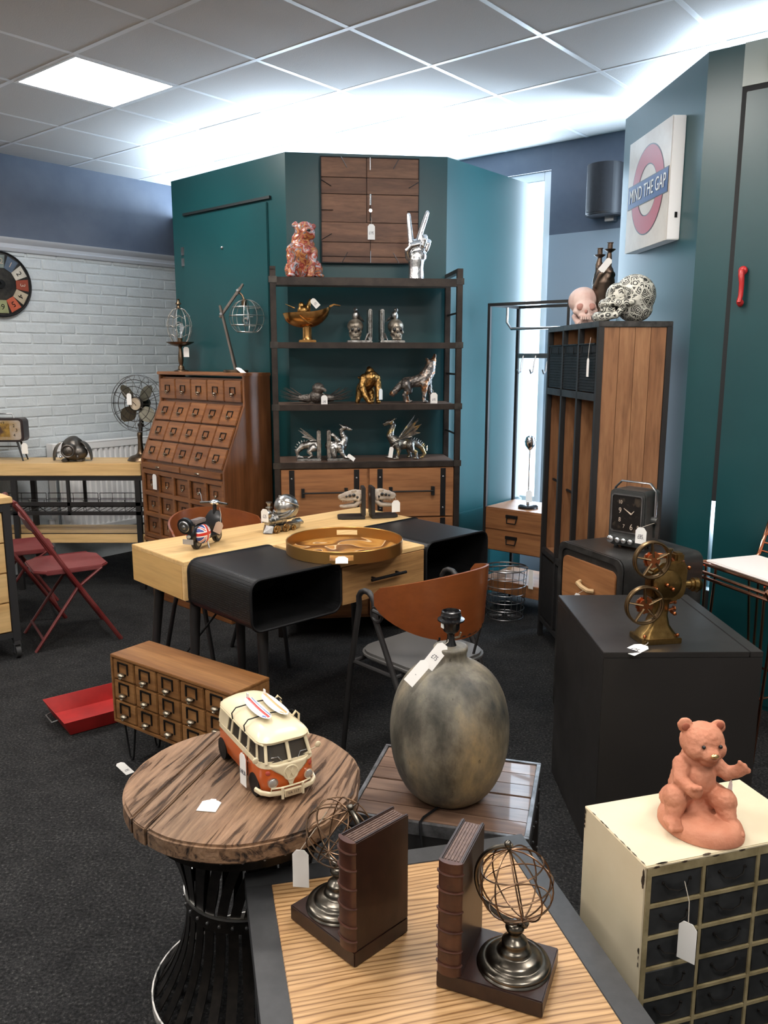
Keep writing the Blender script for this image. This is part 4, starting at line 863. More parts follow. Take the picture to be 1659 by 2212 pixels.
for k in range(12):
    a = PI/2-2*PI*k/12; ca, sa = math.cos(a), math.sin(a); f = min(w2/abs(ca) if abs(ca) > 1e-6 else 9, h2/abs(sa) if abs(sa) > 1e-6 else 9)
    obj('hour_mark', MB().tube([((f-.004)*ca, -.0405, (f-.004)*sa), ((f-.07)*ca, -.0405, (f-.07)*sa)], .004, 6, flat=.5), K['steel'] if k in (0, 6, 11, 5) else K['black'], pc)
obj('clock_hand', MB().tube([(0, -.044, .07), (0, -.044, -.055)], [.003, .009], 6, flat=.4), K['black'], pc); obj('hand_cap', MB().cyl((0, -.05, 0), (0, -.04, 0), .010).tube([(0, -.044, .09), (0, -.044, .03)], .006, 6), K['chrome'], pc)
tagcard(pc, (.004, -.05, -.075), (0, 0, 0), .042, .085, '£195', (0, -.047, -.03))

# ---------------------------------------------------------------- loudspeaker, light box picture, round wall light
wp = ony(1303, 410, 5.44)
sp = thing('loudspeaker', 'black curved-front loudspeaker mounted on the slate blue wall', 'speaker', (wp.x, wp.y, wp.z), math.atan2(-.6372, .7707))
m = MB(); m.prism([(-.115, .10), (-.115, .0), (-.09, -.05), (-.05, -.075), (0, -.085), (.05, -.075), (.09, -.05), (.115, 0), (.115, .10)], -.155, .155); obj('cabinet', m, mat('speaker_black', (.020, .020, .024), .5), sp, .006)
m = MB(); m.prism([(-.105, .0), (-.085, -.055), (-.045, -.080), (0, -.090), (.045, -.080), (.085, -.055), (.105, 0)], -.140, .150); obj('grille', m, mat('speaker_cloth', (.016, .016, .020), .8, bs=.6, bscale=500), sp)
obj('badge', MB().add([(-.075, -.072, -.135), (-.055, -.081, -.135), (-.065, -.0775, -.118)], [(0, 1, 2)]), K['silver'], sp)
obj('bracket', MB().b2((.0, .04, -.185), (.06, .10, -.155)), K['steel'], sp)
wdir = (PN-PF).normalized(); wa = math.atan2(wdir.y, wdir.x)
cs = PF+wdir*.277
cv = thing('sign_canvas', 'white boxed canvas of a red ring and blue bar reading MIND THE GAP', 'picture', (cs.x, cs.y, 1.6+.595*PS), wa); cb = .595*PS; th = .068*PS
obj('canvas_box', MB().b2((0, -th, 0), (cb, 0, cb)), mat('white_canvas_edge', (.86, .86, .86), .55), cv, .003)
M_cvf = mat('aged_cream_print', (.56, .50, .42), .28, col2=(.45, .37, .29), vs=9, lo=.4, hi=.8)
pf = obj('print', MB().b2((0, -th-.0015, 0), (cb, -th, cb)), M_cvf, cv)
def annulus(r0, r1, y, n=56):
    m = MB(); m.T = Matrix.Translation((cb/2, y, cb/2)) @ Matrix.Rotation(PI/2, 4, 'X')
    m.loft([[(r*math.cos(2*PI*i/n), r*math.sin(2*PI*i/n), z) for i in range(n)] for r, z in ((r0, 0), (r0, .0006), (r1, .0006), (r1, 0), (r0, 0))], caps=False); return m
M_pblk = mat('print_black', (.03, .03, .035), .3); M_pred = mat('print_red', (.36, .035, .04), .3); M_pblu = mat('print_blue', (.020, .045, .17), .3); M_pwht = mat('print_white', (.75, .74, .72), .3)
obj('ring_outline', annulus(.119, .214, -th-.0015), M_pblk, pf); obj('red_ring', annulus(.124, .208, -th-.0022), M_pred, pf)
obj('bar_outline', MB().b2((.012, -th-.0034, cb/2-.058), (cb-.012, -th-.0015, cb/2+.058)), M_pblk, pf); obj('blue_bar', MB().b2((.016, -th-.0040, cb/2-.054), (cb-.016, -th-.002, cb/2+.054)), M_pblu, pf)
text('MIND THE GAP', .081, M_pblk, pf, (cb/2+.003, -th-.0042, cb/2-.003), (PI/2, 0, 0), (.86, 1.15, 1), 'lettering_shadow', .0003); text('MIND THE GAP', .081, M_pwht, pf, (cb/2, -th-.0050, cb/2), (PI/2, 0, 0), (.86, 1.15, 1), 'lettering', .0003)
obj('switch', MB().b2((cb-.001, -.030, .10), (cb+.003, -.018, .125)), K['black'], cv)
lp_ = PN+dd*.33+Vector((dd.y, -dd.x, 0))*.012; wl_ = thing('round_wall_light', 'round white wall light with a cream rim above the tall green door', 'light', (lp_.x, lp_.y, 2.815), a_)
m = MB(); m.T = Matrix.Rotation(PI/2, 4, 'X'); m.lathe([(.001, 0), (.075, 0), (.075, .018), (.070, .026), (.062, .026), (.001, .024)], 36); obj('rim', m, mat('cream_plastic', (.55, .50, .40), .4), wl_)
m = MB(); m.T = Matrix.Rotation(PI/2, 4, 'X'); m.lathe([(.001, .024), (.061, .024), (.056, .034), (.035, .042), (.001, .045)], 36); obj('diffuser', m, mat('opal_diffuser', (.9, .9, .9), .4, emit=((1, .97, .93), 3.0)), wl_)

# ---------------------------------------------------------------- figures on the shelves (x to the right, y away, z up)
def fig(name, label, cat, px, z, dy=.16, rz=None, group=None, dx=0): return thing(name, label, cat, onshelf(px, z, dy)+SX*dx, SA if rz is None else rz, group)
def multi(name, cols, rough=.35, metal=0.0, s=14, bs=.5):
    m, nt, b = _nt(name); b.inputs['Roughness'].default_value = rough; b.inputs['Metallic'].default_value = metal; co = coords(nt, (1, 1, 1), 0)
    n = node(nt, 'ShaderNodeTexNoise', Scale=s, Detail=4.0, Roughness=.6, Distortion=1.5); nt.links.new(co, n.inputs['Vector'])
    r = ramp(nt, n.outputs[0], [(.28+.44*k/(len(cols)-1), c) for k, c in enumerate(cols)]); nt.links.new(r.outputs[0], b.inputs['Base Color'])
    n2 = node(nt, 'ShaderNodeTexNoise', Scale=s*4, Detail=4.0); nt.links.new(co, n2.inputs['Vector']); bump(nt, b, n2.outputs[0], bs, .003); return m
E_, C_ = 'e', 'c'
# bulldog
t = fig('bulldog_figure', 'sitting bulldog figure painted in orange, red and blue swirls', 'figurine', 655, SZ[0], .12)
M_bull = multi('marbled_paint', [(.02, .02, .05), (.10, .11, .16), (.40, .40, .42), (.40, .07, .04), (.16, .03, .03), (.50, .20, .06), (.06, .06, .10), (.36, .33, .35), (.02, .03, .06)], .25, 0, 16, .9)
bd_ = blob('body', [(C_, [(0, .02, .06), (-.002, .01, .15), (.0, 0, .20)], [.078, .076, .062]), (E_, (.0, -.035, .14), (.062, .05, .07)), (C_, [(.0, 0, .20), (.010, -.012, .245)], [.058, .052]),
    (E_, (.012, -.015, .258), (.054, .052, .044)), (E_, (.030, -.058, .243), (.036, .030, .026)), (E_, (.012, -.060, .226), (.020, .020, .022)), (E_, (.046, -.056, .226), (.020, .020, .022)), (E_, (.030, -.05, .218), (.026, .024, .014)),
    (E_, (-.038, .0, .286), (.020, .012, .018), (0, R(-30), 0)), (E_, (.062, .005, .280), (.014, .012, .016)),
    (C_, [(-.058, -.035, .15), (-.062, -.05, .06), (-.064, -.06, .016)], [.034, .024, .020]), (E_, (-.066, -.075, .013), (.024, .030, .013)), (C_, [(.052, -.035, .14), (.044, -.05, .06), (.040, -.06, .016)], [.032, .023, .020]), (E_, (.040, -.075, .013), (.022, .028, .013)),
    (E_, (.075, .01, .05), (.034, .055, .050)), (E_, (.088, -.045, .014), (.026, .036, .014)), (E_, (-.07, .03, .05), (.030, .05, .045)), (E_, (-.015, -.05, .085), (.03, .02, .03))], M_bull, t, .0045, 2, rough=.004, rs=55)
obj('eye', MB().sph((.006, -.062, .262), .005, 8, 6), M_bake, t); obj('eye', MB().sph((.048, -.060, .262), .005, 8, 6), M_bake, t); obj('nose', MB().sph((.031, -.088, .247), (.012, .007, .008), 8, 6), M_bake, t)
# hand making a V sign
t = fig('peace_hand', 'bright silver hand sculpture holding up two fingers in a V', 'sculpture', 900, SZ[0], .12); M_sil = mat('bright_silver', (.80, .80, .80), .22, 1.0, col2=(.55, .55, .55), vs=60, bs=.35, bscale=90, bdist=.003)
blob('hand', [(C_, [(-.004, 0, .0), (-.004, 0, .07), (-.002, 0, .11)], [.047, .042, .046]), (E_, (0, -.002, .165), (.058, .030, .060)), (E_, (.004, -.012, .13), (.05, .03, .04)),
    (C_, [(-.034, 0, .20), (-.040, .002, .265), (-.046, .003, .318), (-.048, .002, .352)], [.018, .0155, .014, .0115]), (C_, [(.004, 0, .205), (.026, .002, .275), (.046, .003, .330), (.058, .002, .366)], [.018, .016, .0145, .012]),
    (C_, [(.032, 0, .195), (.042, -.022, .232), (.036, -.048, .215), (.028, -.045, .180)], [.017, .016, .0145, .012]), (C_, [(.052, .0, .180), (.064, -.020, .208), (.058, -.042, .192), (.048, -.04, .160)], [.016, .0145, .013, .011]),
    (C_, [(-.045, -.008, .125), (-.056, -.028, .158), (-.035, -.046, .182), (.004, -.056, .190)], [.022, .019, .016, .013])], M_sil, t, .004, 2)
# whale bowl
M_gold = mat('antique_gold', (.62, .34, .12), .25, 1.0, col2=(.36, .17, .05), vs=18, bs=.15, bscale=60)
t = fig('whale_bowl', 'golden whale-shaped bowl on a pedestal with a price tag', 'bowl', 664, SZ[1], .13)
obj('pedestal', MB().b2((-.048, -.04, 0), (.048, .04, .016)).lathe([(.034, .012), (.030, .022), (.026, .03), (.026, .085), (.034, .10), (.001, .10)], 24), M_gold, t, .003)
lo = []
for k in range(17):
    u = -1+2*k/16; x = u*.135; wd = .058*math.sqrt(max(1-abs(u)**2.6, .0))+.004; top = .168+.035*max(u, 0)**2-.006*max(-u, 0); dep = .082*math.sqrt(max(1-abs(u)**2.2, 0))+.004
    lo.append([(x, wd*math.cos(PI+PI*i/10), top+dep*math.sin(PI+PI*i/10)) for i in range(11)]+[(x, (wd-.004)*math.cos(2*PI-PI*i/10), top+(dep-.004)*math.sin(2*PI-PI*i/10)) for i in range(11)])
obj('bowl', MB().loft(lo), M_gold, t)
obj('tail_fluke', MB().loft([[(.125, -.012, .19), (.125, .012, .19), (.125, .012, .204), (.125, -.012, .204)], [(.150, -.02, .206), (.150, .02, .206), (.150, .02, .214), (.150, -.02, .214)], [(.185, -.05, .200), (.185, .05, .200), (.185, .05, .204), (.185, -.05, .204)]]), M_gold, t)
for s_ in (-1, 1): obj('fin', MB().tube([(-.045, s_*.05, .15), (-.02, s_*.062, .125), (.015, s_*.07, .105), (.03, s_*.072, .098)], [.010, .012, .009, .003], 8, flat=.5), M_gold, t)
blob('rider', [(E_, (-.02, 0, .175), (.035, .03, .03)), (E_, (-.03, 0, .205), (.018, .016, .018)), (C_, [(.0, 0, .18), (.02, 0, .235)], [.02, .008]), (C_, [(-.07, 0, .19), (-.12, 0, .212)], [.006, .002])], K['bronze'], t, .004, 2)
tagcard(t, (.025, -.05, .235), (0, R(-42), 0), .032, .055, '£35', (.01, -.02, .22))
# skull bookends
M_bone = mat('silvered_bone', (.42, .37, .30), .35, .6, col2=(.10, .08, .06), vs=35, bs=.5, bscale=80, bdist=.003)
def skull(par, c, s, fx, mat_, eye=M_bake):    # fx: facing direction in x, mainly towards -y
    P = lambda x, y, z: (c[0]+x*s*fx, c[1]+y*s, c[2]+z*s)
    sk = blob('skull', [(E_, P(0, .01, .085), (.048*s, .056*s, .044*s)), (E_, P(.004, -.03, .06), (.036*s, .028*s, .028*s)), (E_, P(-.022, -.035, .050), (.014*s, .014*s, .012*s)), (E_, P(.030, -.035, .050), (.014*s, .014*s, .012*s)), (E_, P(.004, -.040, .036), (.024*s, .018*s, .012*s)), (C_, [P(-.026, 0, .035), P(-.016, -.03, .012), P(.022, -.03, .012), P(.030, 0, .035)], [.010*s, .011*s, .011*s, .010*s])], mat_, par, .0032*max(s, 1), 2)
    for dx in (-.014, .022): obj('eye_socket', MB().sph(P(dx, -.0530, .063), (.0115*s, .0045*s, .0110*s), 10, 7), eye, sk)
    obj('nose_hole', MB().sph(P(.004, -.058, .048), (.005*s, .004*s, .006*s), 8, 6), eye, sk)
    for k in range(5): obj('tooth', MB().b2(P(-.0125+k*.0068, -.060, .023), P(-.0075+k*.0068, -.052, .033)), mat_, sk)
    return sk
for px, f, lab in ((776, 1, 'skull bookend with a small bird perched on top, upright plate to the right of it'), (846, -1, 'skull bookend with a small bird perched on top, upright plate to the left of it')):
    t = fig('skull_bookend', lab, 'bookend', px, SZ[1], .13, None, 'silver skull bookends')
    obj('base', MB().b2((-.07*f, -.05, 0), (.07*f, .05, .014)), K['silver'], t, .003); obj('upright', MB().b2((.048*f, -.05, .014), (.070*f, .05, .185)), K['silver'], t, .004)
    obj('bolt', MB().cyl((.059*f, -.053, .03), (.059*f, -.053, .175), .008, 8).tube([(.03*f, -.045, .014), (.05*f, -.048, .05)], [.004, .010], 6), K['silver'], t)
    skull(t, (-.022*f, -.01, .012), .95, f*-1, M_bone)
    blob('bird', [(E_, (-.018*f, .01, .150), (.022, .026, .028), (R(20), 0, 0)), (E_, (-.022*f, -.012, .182), (.013, .015, .013)), (C_, [(-.023*f, -.022, .182), (-.026*f, -.038, .176)], [.006, .002]), (C_, [(-.0*f, .02, .145), (.03*f, .03, .12)], [.012, .004])], K['silver'], t, .003, 2)
# eagle, wings out
M_eag = mat('dark_pewter_feather', (.20, .18, .16), .45, .7, col2=(.06, .05, .045), vs=50, bs=.6, bscale=130, bdist=.003)
t = fig('eagle_figure', 'dark pewter eagle figure with wings spread flat along the shelf', 'figurine', 684, SZ[2], .14)
blob('body', [(E_, (0, 0, .04), (.042, .05, .038)), (E_, (.010, -.02, .085), (.036, .034, .034)), (C_, [(.03, -.045, .085), (.048, -.055, .078), (.050, -.058, .066)], [.014, .008, .003]), (C_, [(-.05, 0, .03), (-.09, .0, .030)], [.026, .018]), (C_, [(.05, 0, .03), (.09, .0, .030)], [.026, .018])], M_eag, t, .0035, 2, rough=.002, rs=120)
for s_ in (-1, 1):
    for k in range(11):
        a = R(4+k*3.2); L_ = .115+.012*k-.0016*k*k; y = -.05+.012*k; b0 = Vector((s_*(.07+.006*(k % 3)), y*.6, .022+.002*k)); tip = b0+Vector((s_*math.cos(a)*L_, y*.5, math.sin(a)*L_))
        obj('feather', MB().tube([b0, b0.lerp(tip, .5)+Vector((0, 0, -.004)), tip], [.009, .009, .002], 6, flat=.35), M_eag, t)
tagcard(t, (.040, -.075, .050), (0, 0, R(8)), .036, .062, '£40', (.03, -.05, .06))
# gorilla
t = fig('gorilla_figure', 'bronze gorilla figure leaning forward on its arms', 'figurine', 797, SZ[2], .13)
blob('body', [(C_, [(-.035, .03, .085), (-.005, .0, .12), (.010, -.01, .145)], [.036, .042, .044]), (E_, (.006, -.012, .178), (.024, .024, .026)), (E_, (.010, -.032, .168), (.016, .014, .014)), (E_, (.0, .0, .198), (.014, .016, .012)),
    (C_, [(-.030, -.01, .145), (-.042, -.025, .09), (-.022, -.045, .035), (-.005, -.05, .012)], [.024, .020, .016, .013]), (C_, [(.042, -.01, .145), (.052, -.02, .09), (.050, -.035, .035), (.048, -.04, .012)], [.024, .020, .016, .013]), (E_, (.0, -.055, .010), (.014, .014, .010)), (E_, (.050, -.048, .010), (.014, .014, .010)),
    (C_, [(-.045, .03, .075), (-.055, .025, .04), (-.065, .02, .010)], [.028, .020, .014]), (C_, [(.01, .04, .075), (.02, .03, .04), (.02, .02, .010)], [.028, .020, .014]), (C_, [(-.03, .02, .14), (-.055, .03, .145)], [.012, .008])], K['bronze'], t, .0035, 2, rough=.002, rs=80)
tagcard(t, (.062, -.055, .085), (0, 0, R(50)), .034, .062, None, (.045, -.045, .10))
# wolf
t = fig('wolf_figure', 'pewter and copper wolf figure howling with raised head', 'figurine', 898, SZ[2], .14); M_wolf = multi('pewter_copper', [(.30, .28, .26), (.20, .18, .165), (.09, .08, .075), (.26, .24, .22), (.38, .16, .06), (.10, .08, .07), (.34, .32, .30)], .38, .8, 10, .8)
blob('body', [(C_, [(-.055, 0, .115), (-.01, 0, .122), (.045, 0, .130)], [.034, .032, .042]), (C_, [(.05, 0, .14), (.075, 0, .18), (.085, 0, .212)], [.042, .038, .030]), (E_, (.088, 0, .222), (.028, .026, .028)), (C_, [(.095, 0, .232), (.106, 0, .256), (.110, 0, .272)], [.018, .012, .008]), (C_, [(.102, 0, .225), (.114, 0, .243)], [.012, .006]),
    (C_, [(.070, -.016, .235), (.062, -.018, .258)], [.010, .003]), (C_, [(.070, .016, .235), (.062, .018, .258)], [.010, .003]),
    (C_, [(.045, -.025, .11), (.046, -.028, .055), (.042, -.028, .012)], [.024, .013, .011]), (C_, [(.075, .02, .12), (.088, .024, .06), (.092, .024, .012)], [.022, .013, .011]), (E_, (.050, -.032, .008), (.018, .013, .009)), (E_, (.100, .022, .008), (.018, .013, .009)),
    (C_, [(-.06, -.02, .105), (-.050, -.024, .07), (-.072, -.024, .045), (-.062, -.024, .012)], [.032, .022, .013, .011]), (C_, [(-.055, .022, .105), (-.035, .024, .07), (-.052, .024, .045), (-.040, .024, .012)], [.030, .021, .013, .011]), (E_, (-.052, -.028, .008), (.018, .012, .009)), (E_, (-.030, .026, .008), (.018, .012, .009)),
    (C_, [(-.08, 0, .115), (-.105, 0, .085), (-.135, 0, .055), (-.150, 0, .052)], [.018, .020, .018, .006]), (E_, (.07, -.02, .165), (.02, .02, .03))], M_wolf, t, .004, 2, rough=.0035, rs=110)
tagcard(t, (.098, -.05, .060), (0, 0, R(-8)), .040, .068, '£45', (.075, -.04, .09))
# dragons
M_drag = multi('pewter_gold', [(.30, .29, .27), (.12, .11, .10), (.26, .25, .23), (.55, .38, .14), (.20, .19, .17)], .33, .9, 12, .7)
def wing(par, root, pts, s, mat_):    # finger bones from the root with a thin webbed skin between them
    root = Vector(root); tips = [Vector(p) for p in pts]; m = MB()
    for k in range(len(tips)-1):
        a, b_ = tips[k], tips[k+1]; mid = a.lerp(b_, .5).lerp(root, .28); e = Vector((0, .0016, 0))
        m.add([root-e, a-e, mid-e, b_-e, root+e, a+e, mid+e, b_+e], [(0, 1, 2), (0, 2, 3), (4, 6, 5), (4, 7, 6), (1, 5, 6, 2), (2, 6, 7, 3), (0, 4, 5, 1), (0, 3, 7, 4)])
    w_ = obj('wing', m, mat_, par, smooth=0)
    for p in tips: obj('wing_bone', MB().tube([root, root.lerp(p, .5)+Vector((0, -.002, .004)), p], [.005*s, .0035*s, .0015*s], 6), mat_, w_)
t = fig('dragon_figure', 'pewter and gold dragon figure standing with raised wings and curled spiked tail', 'figurine', 868, SZ[3], .15)
blob('body', [(C_, [(-.035, 0, .095), (0, 0, .085), (.045, 0, .088)], [.036, .032, .030]), (C_, [(-.045, 0, .105), (-.070, 0, .135), (-.062, 0, .170), (-.050, 0, .195), (-.062, 0, .212)], [.032, .023, .018, .016, .016]), (E_, (-.075, 0, .214), (.022, .015, .014)), (C_, [(-.085, 0, .212), (-.110, 0, .204)], [.011, .006]), (C_, [(-.085, 0, .203), (-.104, 0, .193)], [.008, .004]), (C_, [(-.062, -.01, .222), (-.035, -.018, .236)], [.006, .002]), (C_, [(-.062, .01, .222), (-.035, .018, .236)], [.006, .002]),
    (C_, [(.05, 0, .092), (.085, 0, .088), (.118, 0, .062), (.135, 0, .030), (.125, 0, .008), (.105, -.01, .006)], [.026, .019, .014, .011, .008, .004]),
    (C_, [(-.035, -.03, .085), (-.022, -.038, .05), (-.038, -.042, .010)], [.022, .014, .010]), (C_, [(-.045, .03, .08), (-.058, .035, .045), (-.068, .038, .010)], [.020, .013, .010]), (E_, (-.045, -.048, .007), (.020, .012, .008)), (E_, (-.076, .038, .007), (.020, .012, .008)),
    (C_, [(.045, -.03, .082), (.058, -.036, .050), (.078, -.038, .040), (.082, -.04, .010)], [.026, .015, .011, .009]), (C_, [(.04, .03, .08), (.045, .035, .045), (.058, .036, .010)], [.022, .013, .009]), (E_, (.076, -.046, .007), (.018, .012, .008)), (E_, (.05, .038, .007), (.018, .012, .008))], M_drag, t, .0036, 2, rough=.002, rs=150)
for s_, dz in ((-1, 0), (1, .012)): wing(t, (-.018, s_*.02, .115), [(.085, s_*.06, .238+dz), (.105, s_*.058, .205+dz), (.100, s_*.05, .155+dz), (.055, s_*.04, .130)], 1.2, M_drag)
for k in range(11):
    f = k/10; p = Vector((.055+.08*math.sin(f*PI*.55), 0, .115-.075*f**1.4)) if f < .75 else Vector((.146, 0, .070-.10*(f-.75)))
    obj('spike', MB().tube([p, p+Vector((.008, 0, .012))], [.005, .0008], 5), M_drag, t)
tagcard(t, (-.068, -.060, .075), (0, R(8), 0), .024, .062, None, (-.05, -.045, .09))
t = fig('dragon_bookend', 'dragon bookend showing the spiked tail and wing half of the beast', 'bookend', 666, SZ[3], .13, None, 'dragon bookends')
obj('base', MB().b2((-.065, -.045, 0), (.072, .045, .014)), K['silver'], t, .003); obj('upright', MB().b2((.05, -.045, .014), (.072, .045, .175)), K['silver'], t, .004)
blob('body', [(C_, [(.05, -.01, .085), (.01, -.01, .092), (-.03, -.01, .085), (-.062, -.01, .055), (-.06, -.012, .025), (-.03, -.02, .020)], [.030, .026, .020, .015, .012, .006]), (C_, [(.03, -.03, .075), (.005, -.04, .055), (.02, -.045, .03), (-.0, -.05, .020)], [.024, .016, .010, .008])], K['silver'], t, .0036, 2, rough=.002, rs=150)
wing(t, (.045, -.02, .115), [(-.045, -.04, .190), (-.055, -.042, .178), (-.035, -.04, .140), (.01, -.03, .115)], 1.1, K['silver'])
for k in range(8): a = R(60+k*16); obj('spike', MB().tube([(-.02+.05*math.cos(a), -.01, .055+.055*math.sin(a)), (-.02+.062*math.cos(a), -.01, .055+.067*math.sin(a))], [.005, .0008], 5), K['silver'], t)
t = fig('dragon_bookend', 'dragon bookend showing the head and forelegs half of the beast', 'bookend', 733, SZ[3], .13, None, 'dragon bookends')
obj('base', MB().b2((-.072, -.045, 0), (.060, .045, .014)), K['silver'], t, .003); obj('upright', MB().b2((-.072, -.045, .014), (-.050, .045, .175)), K['silver'], t, .004)
blob('body', [(C_, [(-.05, -.01, .085), (-.02, -.01, .075), (.01, -.01, .085)], [.034, .036, .034]), (C_, [(.015, -.01, .09), (.030, -.01, .125), (.015, -.012, .155), (.012, -.014, .175), (.030, -.016, .188)], [.032, .022, .017, .015, .016]), (C_, [(.035, -.016, .188), (.068, -.018, .176)], [.014, .008]), (C_, [(.02, -.02, .195), (-.002, -.026, .210)], [.006, .002]),
    (C_, [(.0, -.035, .075), (.015, -.045, .04), (.03, -.05, .022)], [.022, .014, .011]), (E_, (.04, -.052, .020), (.018, .012, .008)), (C_, [(-.04, -.03, .07), (-.03, -.04, .03)], [.024, .018]), (C_, [(-.04, -.03, .15), (-.01, -.035, .12)], [.012, .014])], K['silver'], t, .0036, 2, rough=.002, rs=150)
tagcard(t, (.045, -.06, .035), (R(-40), R(-55), 0), .022, .055)
# ---------------------------------------------------------------- camper van model
M_van = mat('orange_enamel', (.60, .115, .016), .32, col2=(.52, .09, .013), vs=10, coat=.3); M_vcr = mat('cream_enamel_toy', (.72, .63, .43), .34, col2=(.66, .56, .37), vs=8, coat=.2); M_dkgl = mat('dark_window', (.045, .036, .026), .10); M_rub = bpy.data.materials['rubber']
vn = thing('camper_van', 'orange and cream model camper van with surfboards on its roof', 'model van', (-.300, 1.900, RZ), R(-58.7))
def deck(levels, n=6):
    lo = []
    for z, xf, xr, hw_, r in levels: lo.append([((xf+xr)/2+a, b_, z) for a, b_ in rrect(xf-xr, 2*hw_, r, n)])
    return MB().loft(lo)
obj('lower_body', deck([(.020, .146, -.150, .058, .030), (.028, .152, -.155, .066, .034), (.055, .156, -.158, .069, .036), (.085, .154, -.157, .069, .036)]), M_van, vn)
obj('belt', deck([(.085, .155, -.158, .0700, .036), (.097, .151, -.156, .0690, .036)]), M_vcr, vn)
obj('cabin', deck([(.097, .149, -.154, .0665, .034), (.140, .128, -.146, .0600, .032)]), M_dkgl, vn)
obj('roof', deck([(.137, .140, -.152, .0655, .034), (.143, .142, -.153, .0665, .034), (.150, .136, -.148, .062, .034), (.160, .115, -.135, .046, .036), (.164, .090, -.115, .030, .028), (.165, .05, -.08, .012, .011)]), M_vcr, vn)
for s_ in (-1, 1):
    obj('gutter', MB().tube([(.136, s_*.058, .139), (.11, s_*.0665, .139), (-.12, s_*.0665, .139), (-.148, s_*.055, .139)], .0022, 6), M_vcr, vn)
    for xb, xt, w_ in ((.118, .104, .005), (.062, .058, .006), (.006, .006, .005), (-.048, -.046, .005), (-.105, -.100, .030)):
        m = MB(); m.add([(xb-w_, s_*.0664, .095), (xb+w_, s_*.0664, .095), (xt+w_, s_*.0602, .140), (xt-w_, s_*.0602, .140), (xb-w_, s_*.0684, .095), (xb+w_, s_*.0684, .095), (xt+w_, s_*.0622, .140), (xt-w_, s_*.0622, .140)], [(0, 1, 2, 3), (4, 7, 6, 5), (0, 4, 5, 1), (1, 5, 6, 2), (2, 6, 7, 3), (3, 7, 4, 0)]); obj('pillar', m, M_vcr, vn)
    obj('corner_pillar', MB().tube([(.146, s_*.056, .096), (.127, s_*.050, .140)], .0042, 8), M_vcr, vn); obj('corner_pillar', MB().tube([(-.150, s_*.055, .096), (-.143, s_*.050, .140)], .008, 8), M_vcr, vn)
    obj('door_line', MB().b2((.060, s_*.0688, .035), (.0612, s_*.0702, .085)), K['black'], vn); obj('door_handle', MB().b2((.066, s_*.069, .074), (.082, s_*.0725, .077)), K['chrome'], vn)
    obj('side_mirror', MB().tube([(.135, s_*.062, .098), (.140, s_*.078, .106)], .0015, 5).sph((.140, s_*.080, .110), (.003, .008, .008), 8, 6), M_vcr, vn)
obj('windscreen_post', MB().tube([(.1545, 0, .096), (.134, 0, .139)], .0045, 8), M_vcr, vn)
for s_ in (-1, 1):
    obj('wiper', MB().tube([(.155, s_*.02, .099), (.150, s_*.028, .110), (.1495, s_*.045, .1105)], .0011, 5), K['chrome'], vn); obj('dashboard', MB().b2((.118, s_*.006-.002, .0975), (.147, s_*.052, .100)), M_vcr, vn)
# the cream V of the nose
def vx(y, z): return .1565+.0008*(z > .03)-(.032*(max(abs(y)-.030, 0)/.036)**2)-.03*max(z-.085, 0)
cols = 13; m = MB()
for sg in (0, 1):
    pass
vs_ = []; fs_ = []; NZ = 9
for a in range(NZ+1):
    z = .034+(.094-.034)*a/NZ; f = a/NZ; hw_ = .004+.062*f**1.9
    for b_ in range(cols): y = -hw_+2*hw_*b_/(cols-1); vs_.append((vx(y, z)+.0016, y, z))
for a in range(NZ):
    for b_ in range(cols-1): o = a*cols+b_; fs_.append((o, o+1, o+1+cols, o+cols))
m.add(vs_, fs_); nv = obj('nose_panel', m, M_vcr, vn)
sm_ = nv.modifiers.new('thick', 'SOLIDIFY'); sm_.thickness = .002; sm_.offset = -1
eb = obj('emblem_ring', MB().ring((.1588, 0, .068), .0175, .0022, 28, 6, 'x'), M_vcr, vn)
obj('letter', MB().tube([(.1588, -.008, .082), (.1592, 0, .070), (.1588, .008, .082)], .0014, 5), M_vcr, eb); obj('letter', MB().tube([(.1588, -.0150, .074), (.1592, -.007, .054), (.1592, 0, .067), (.1592, .007, .054), (.1588, .0150, .074)], .0014, 5), M_vcr, eb)
for s_ in (-1, 1):
    h = obj('headlight', MB().cyl((.146, s_*.044, .052), (.158, s_*.0455, .052), .0125, 18), K['chrome'], vn); obj('lens', MB().sph((.157, s_*.0455, .052), (.004, .0105, .0105), 14, 8), mat('lamp_lens', (.45, .43, .40), .15, .5) if s_ < 0 else bpy.data.materials['lamp_lens'], h)
    obj('indicator', MB().sph((.146, s_*.052, .074), (.006, .007, .007), 10, 8), mat('indicator_red', (.42, .06, .04), .25) if s_ < 0 else bpy.data.materials['indicator_red'], vn)
bp = [(.118, -.073, .026), (.140, -.068, .026), (.156, -.054, .026), (.163, -.028, .026), (.164, 0, .026), (.163, .028, .026), (.156, .054, .026), (.140, .068, .026), (.118, .073, .026)]
obj('bumper', MB().tube(bp, .0052, 8, flat=1.2), M_vcr, vn)
obj('bumper_bar', MB().tube([(.156, -.05, .030), (.158, -.050, .039), (.165, -.028, .039), (.166, 0, .039), (.165, .028, .039), (.158, .050, .039), (.156, .05, .030)], .0022, 6), M_vcr, vn)
for s_ in (-1, 1): obj('overrider', MB().cyl((.167, s_*.026, .012), (.167, s_*.026, .041), .0035, 8), M_vcr, vn)
pl = obj('number_plate', MB().b2((.168, -.022, .015), (.1705, .022, .033)), M_vcr, vn, .001); obj('plate_field', MB().b2((.1704, -.0195, .017), (.1710, .0195, .031)), mat('tan_plate', (.42, .32, .20), .5), pl); text('VA 117', .0095, M_leath, pl, (.1713, 0, .024), (PI/2, 0, PI/2), (1, 1, 1), 'lettering', .0001)
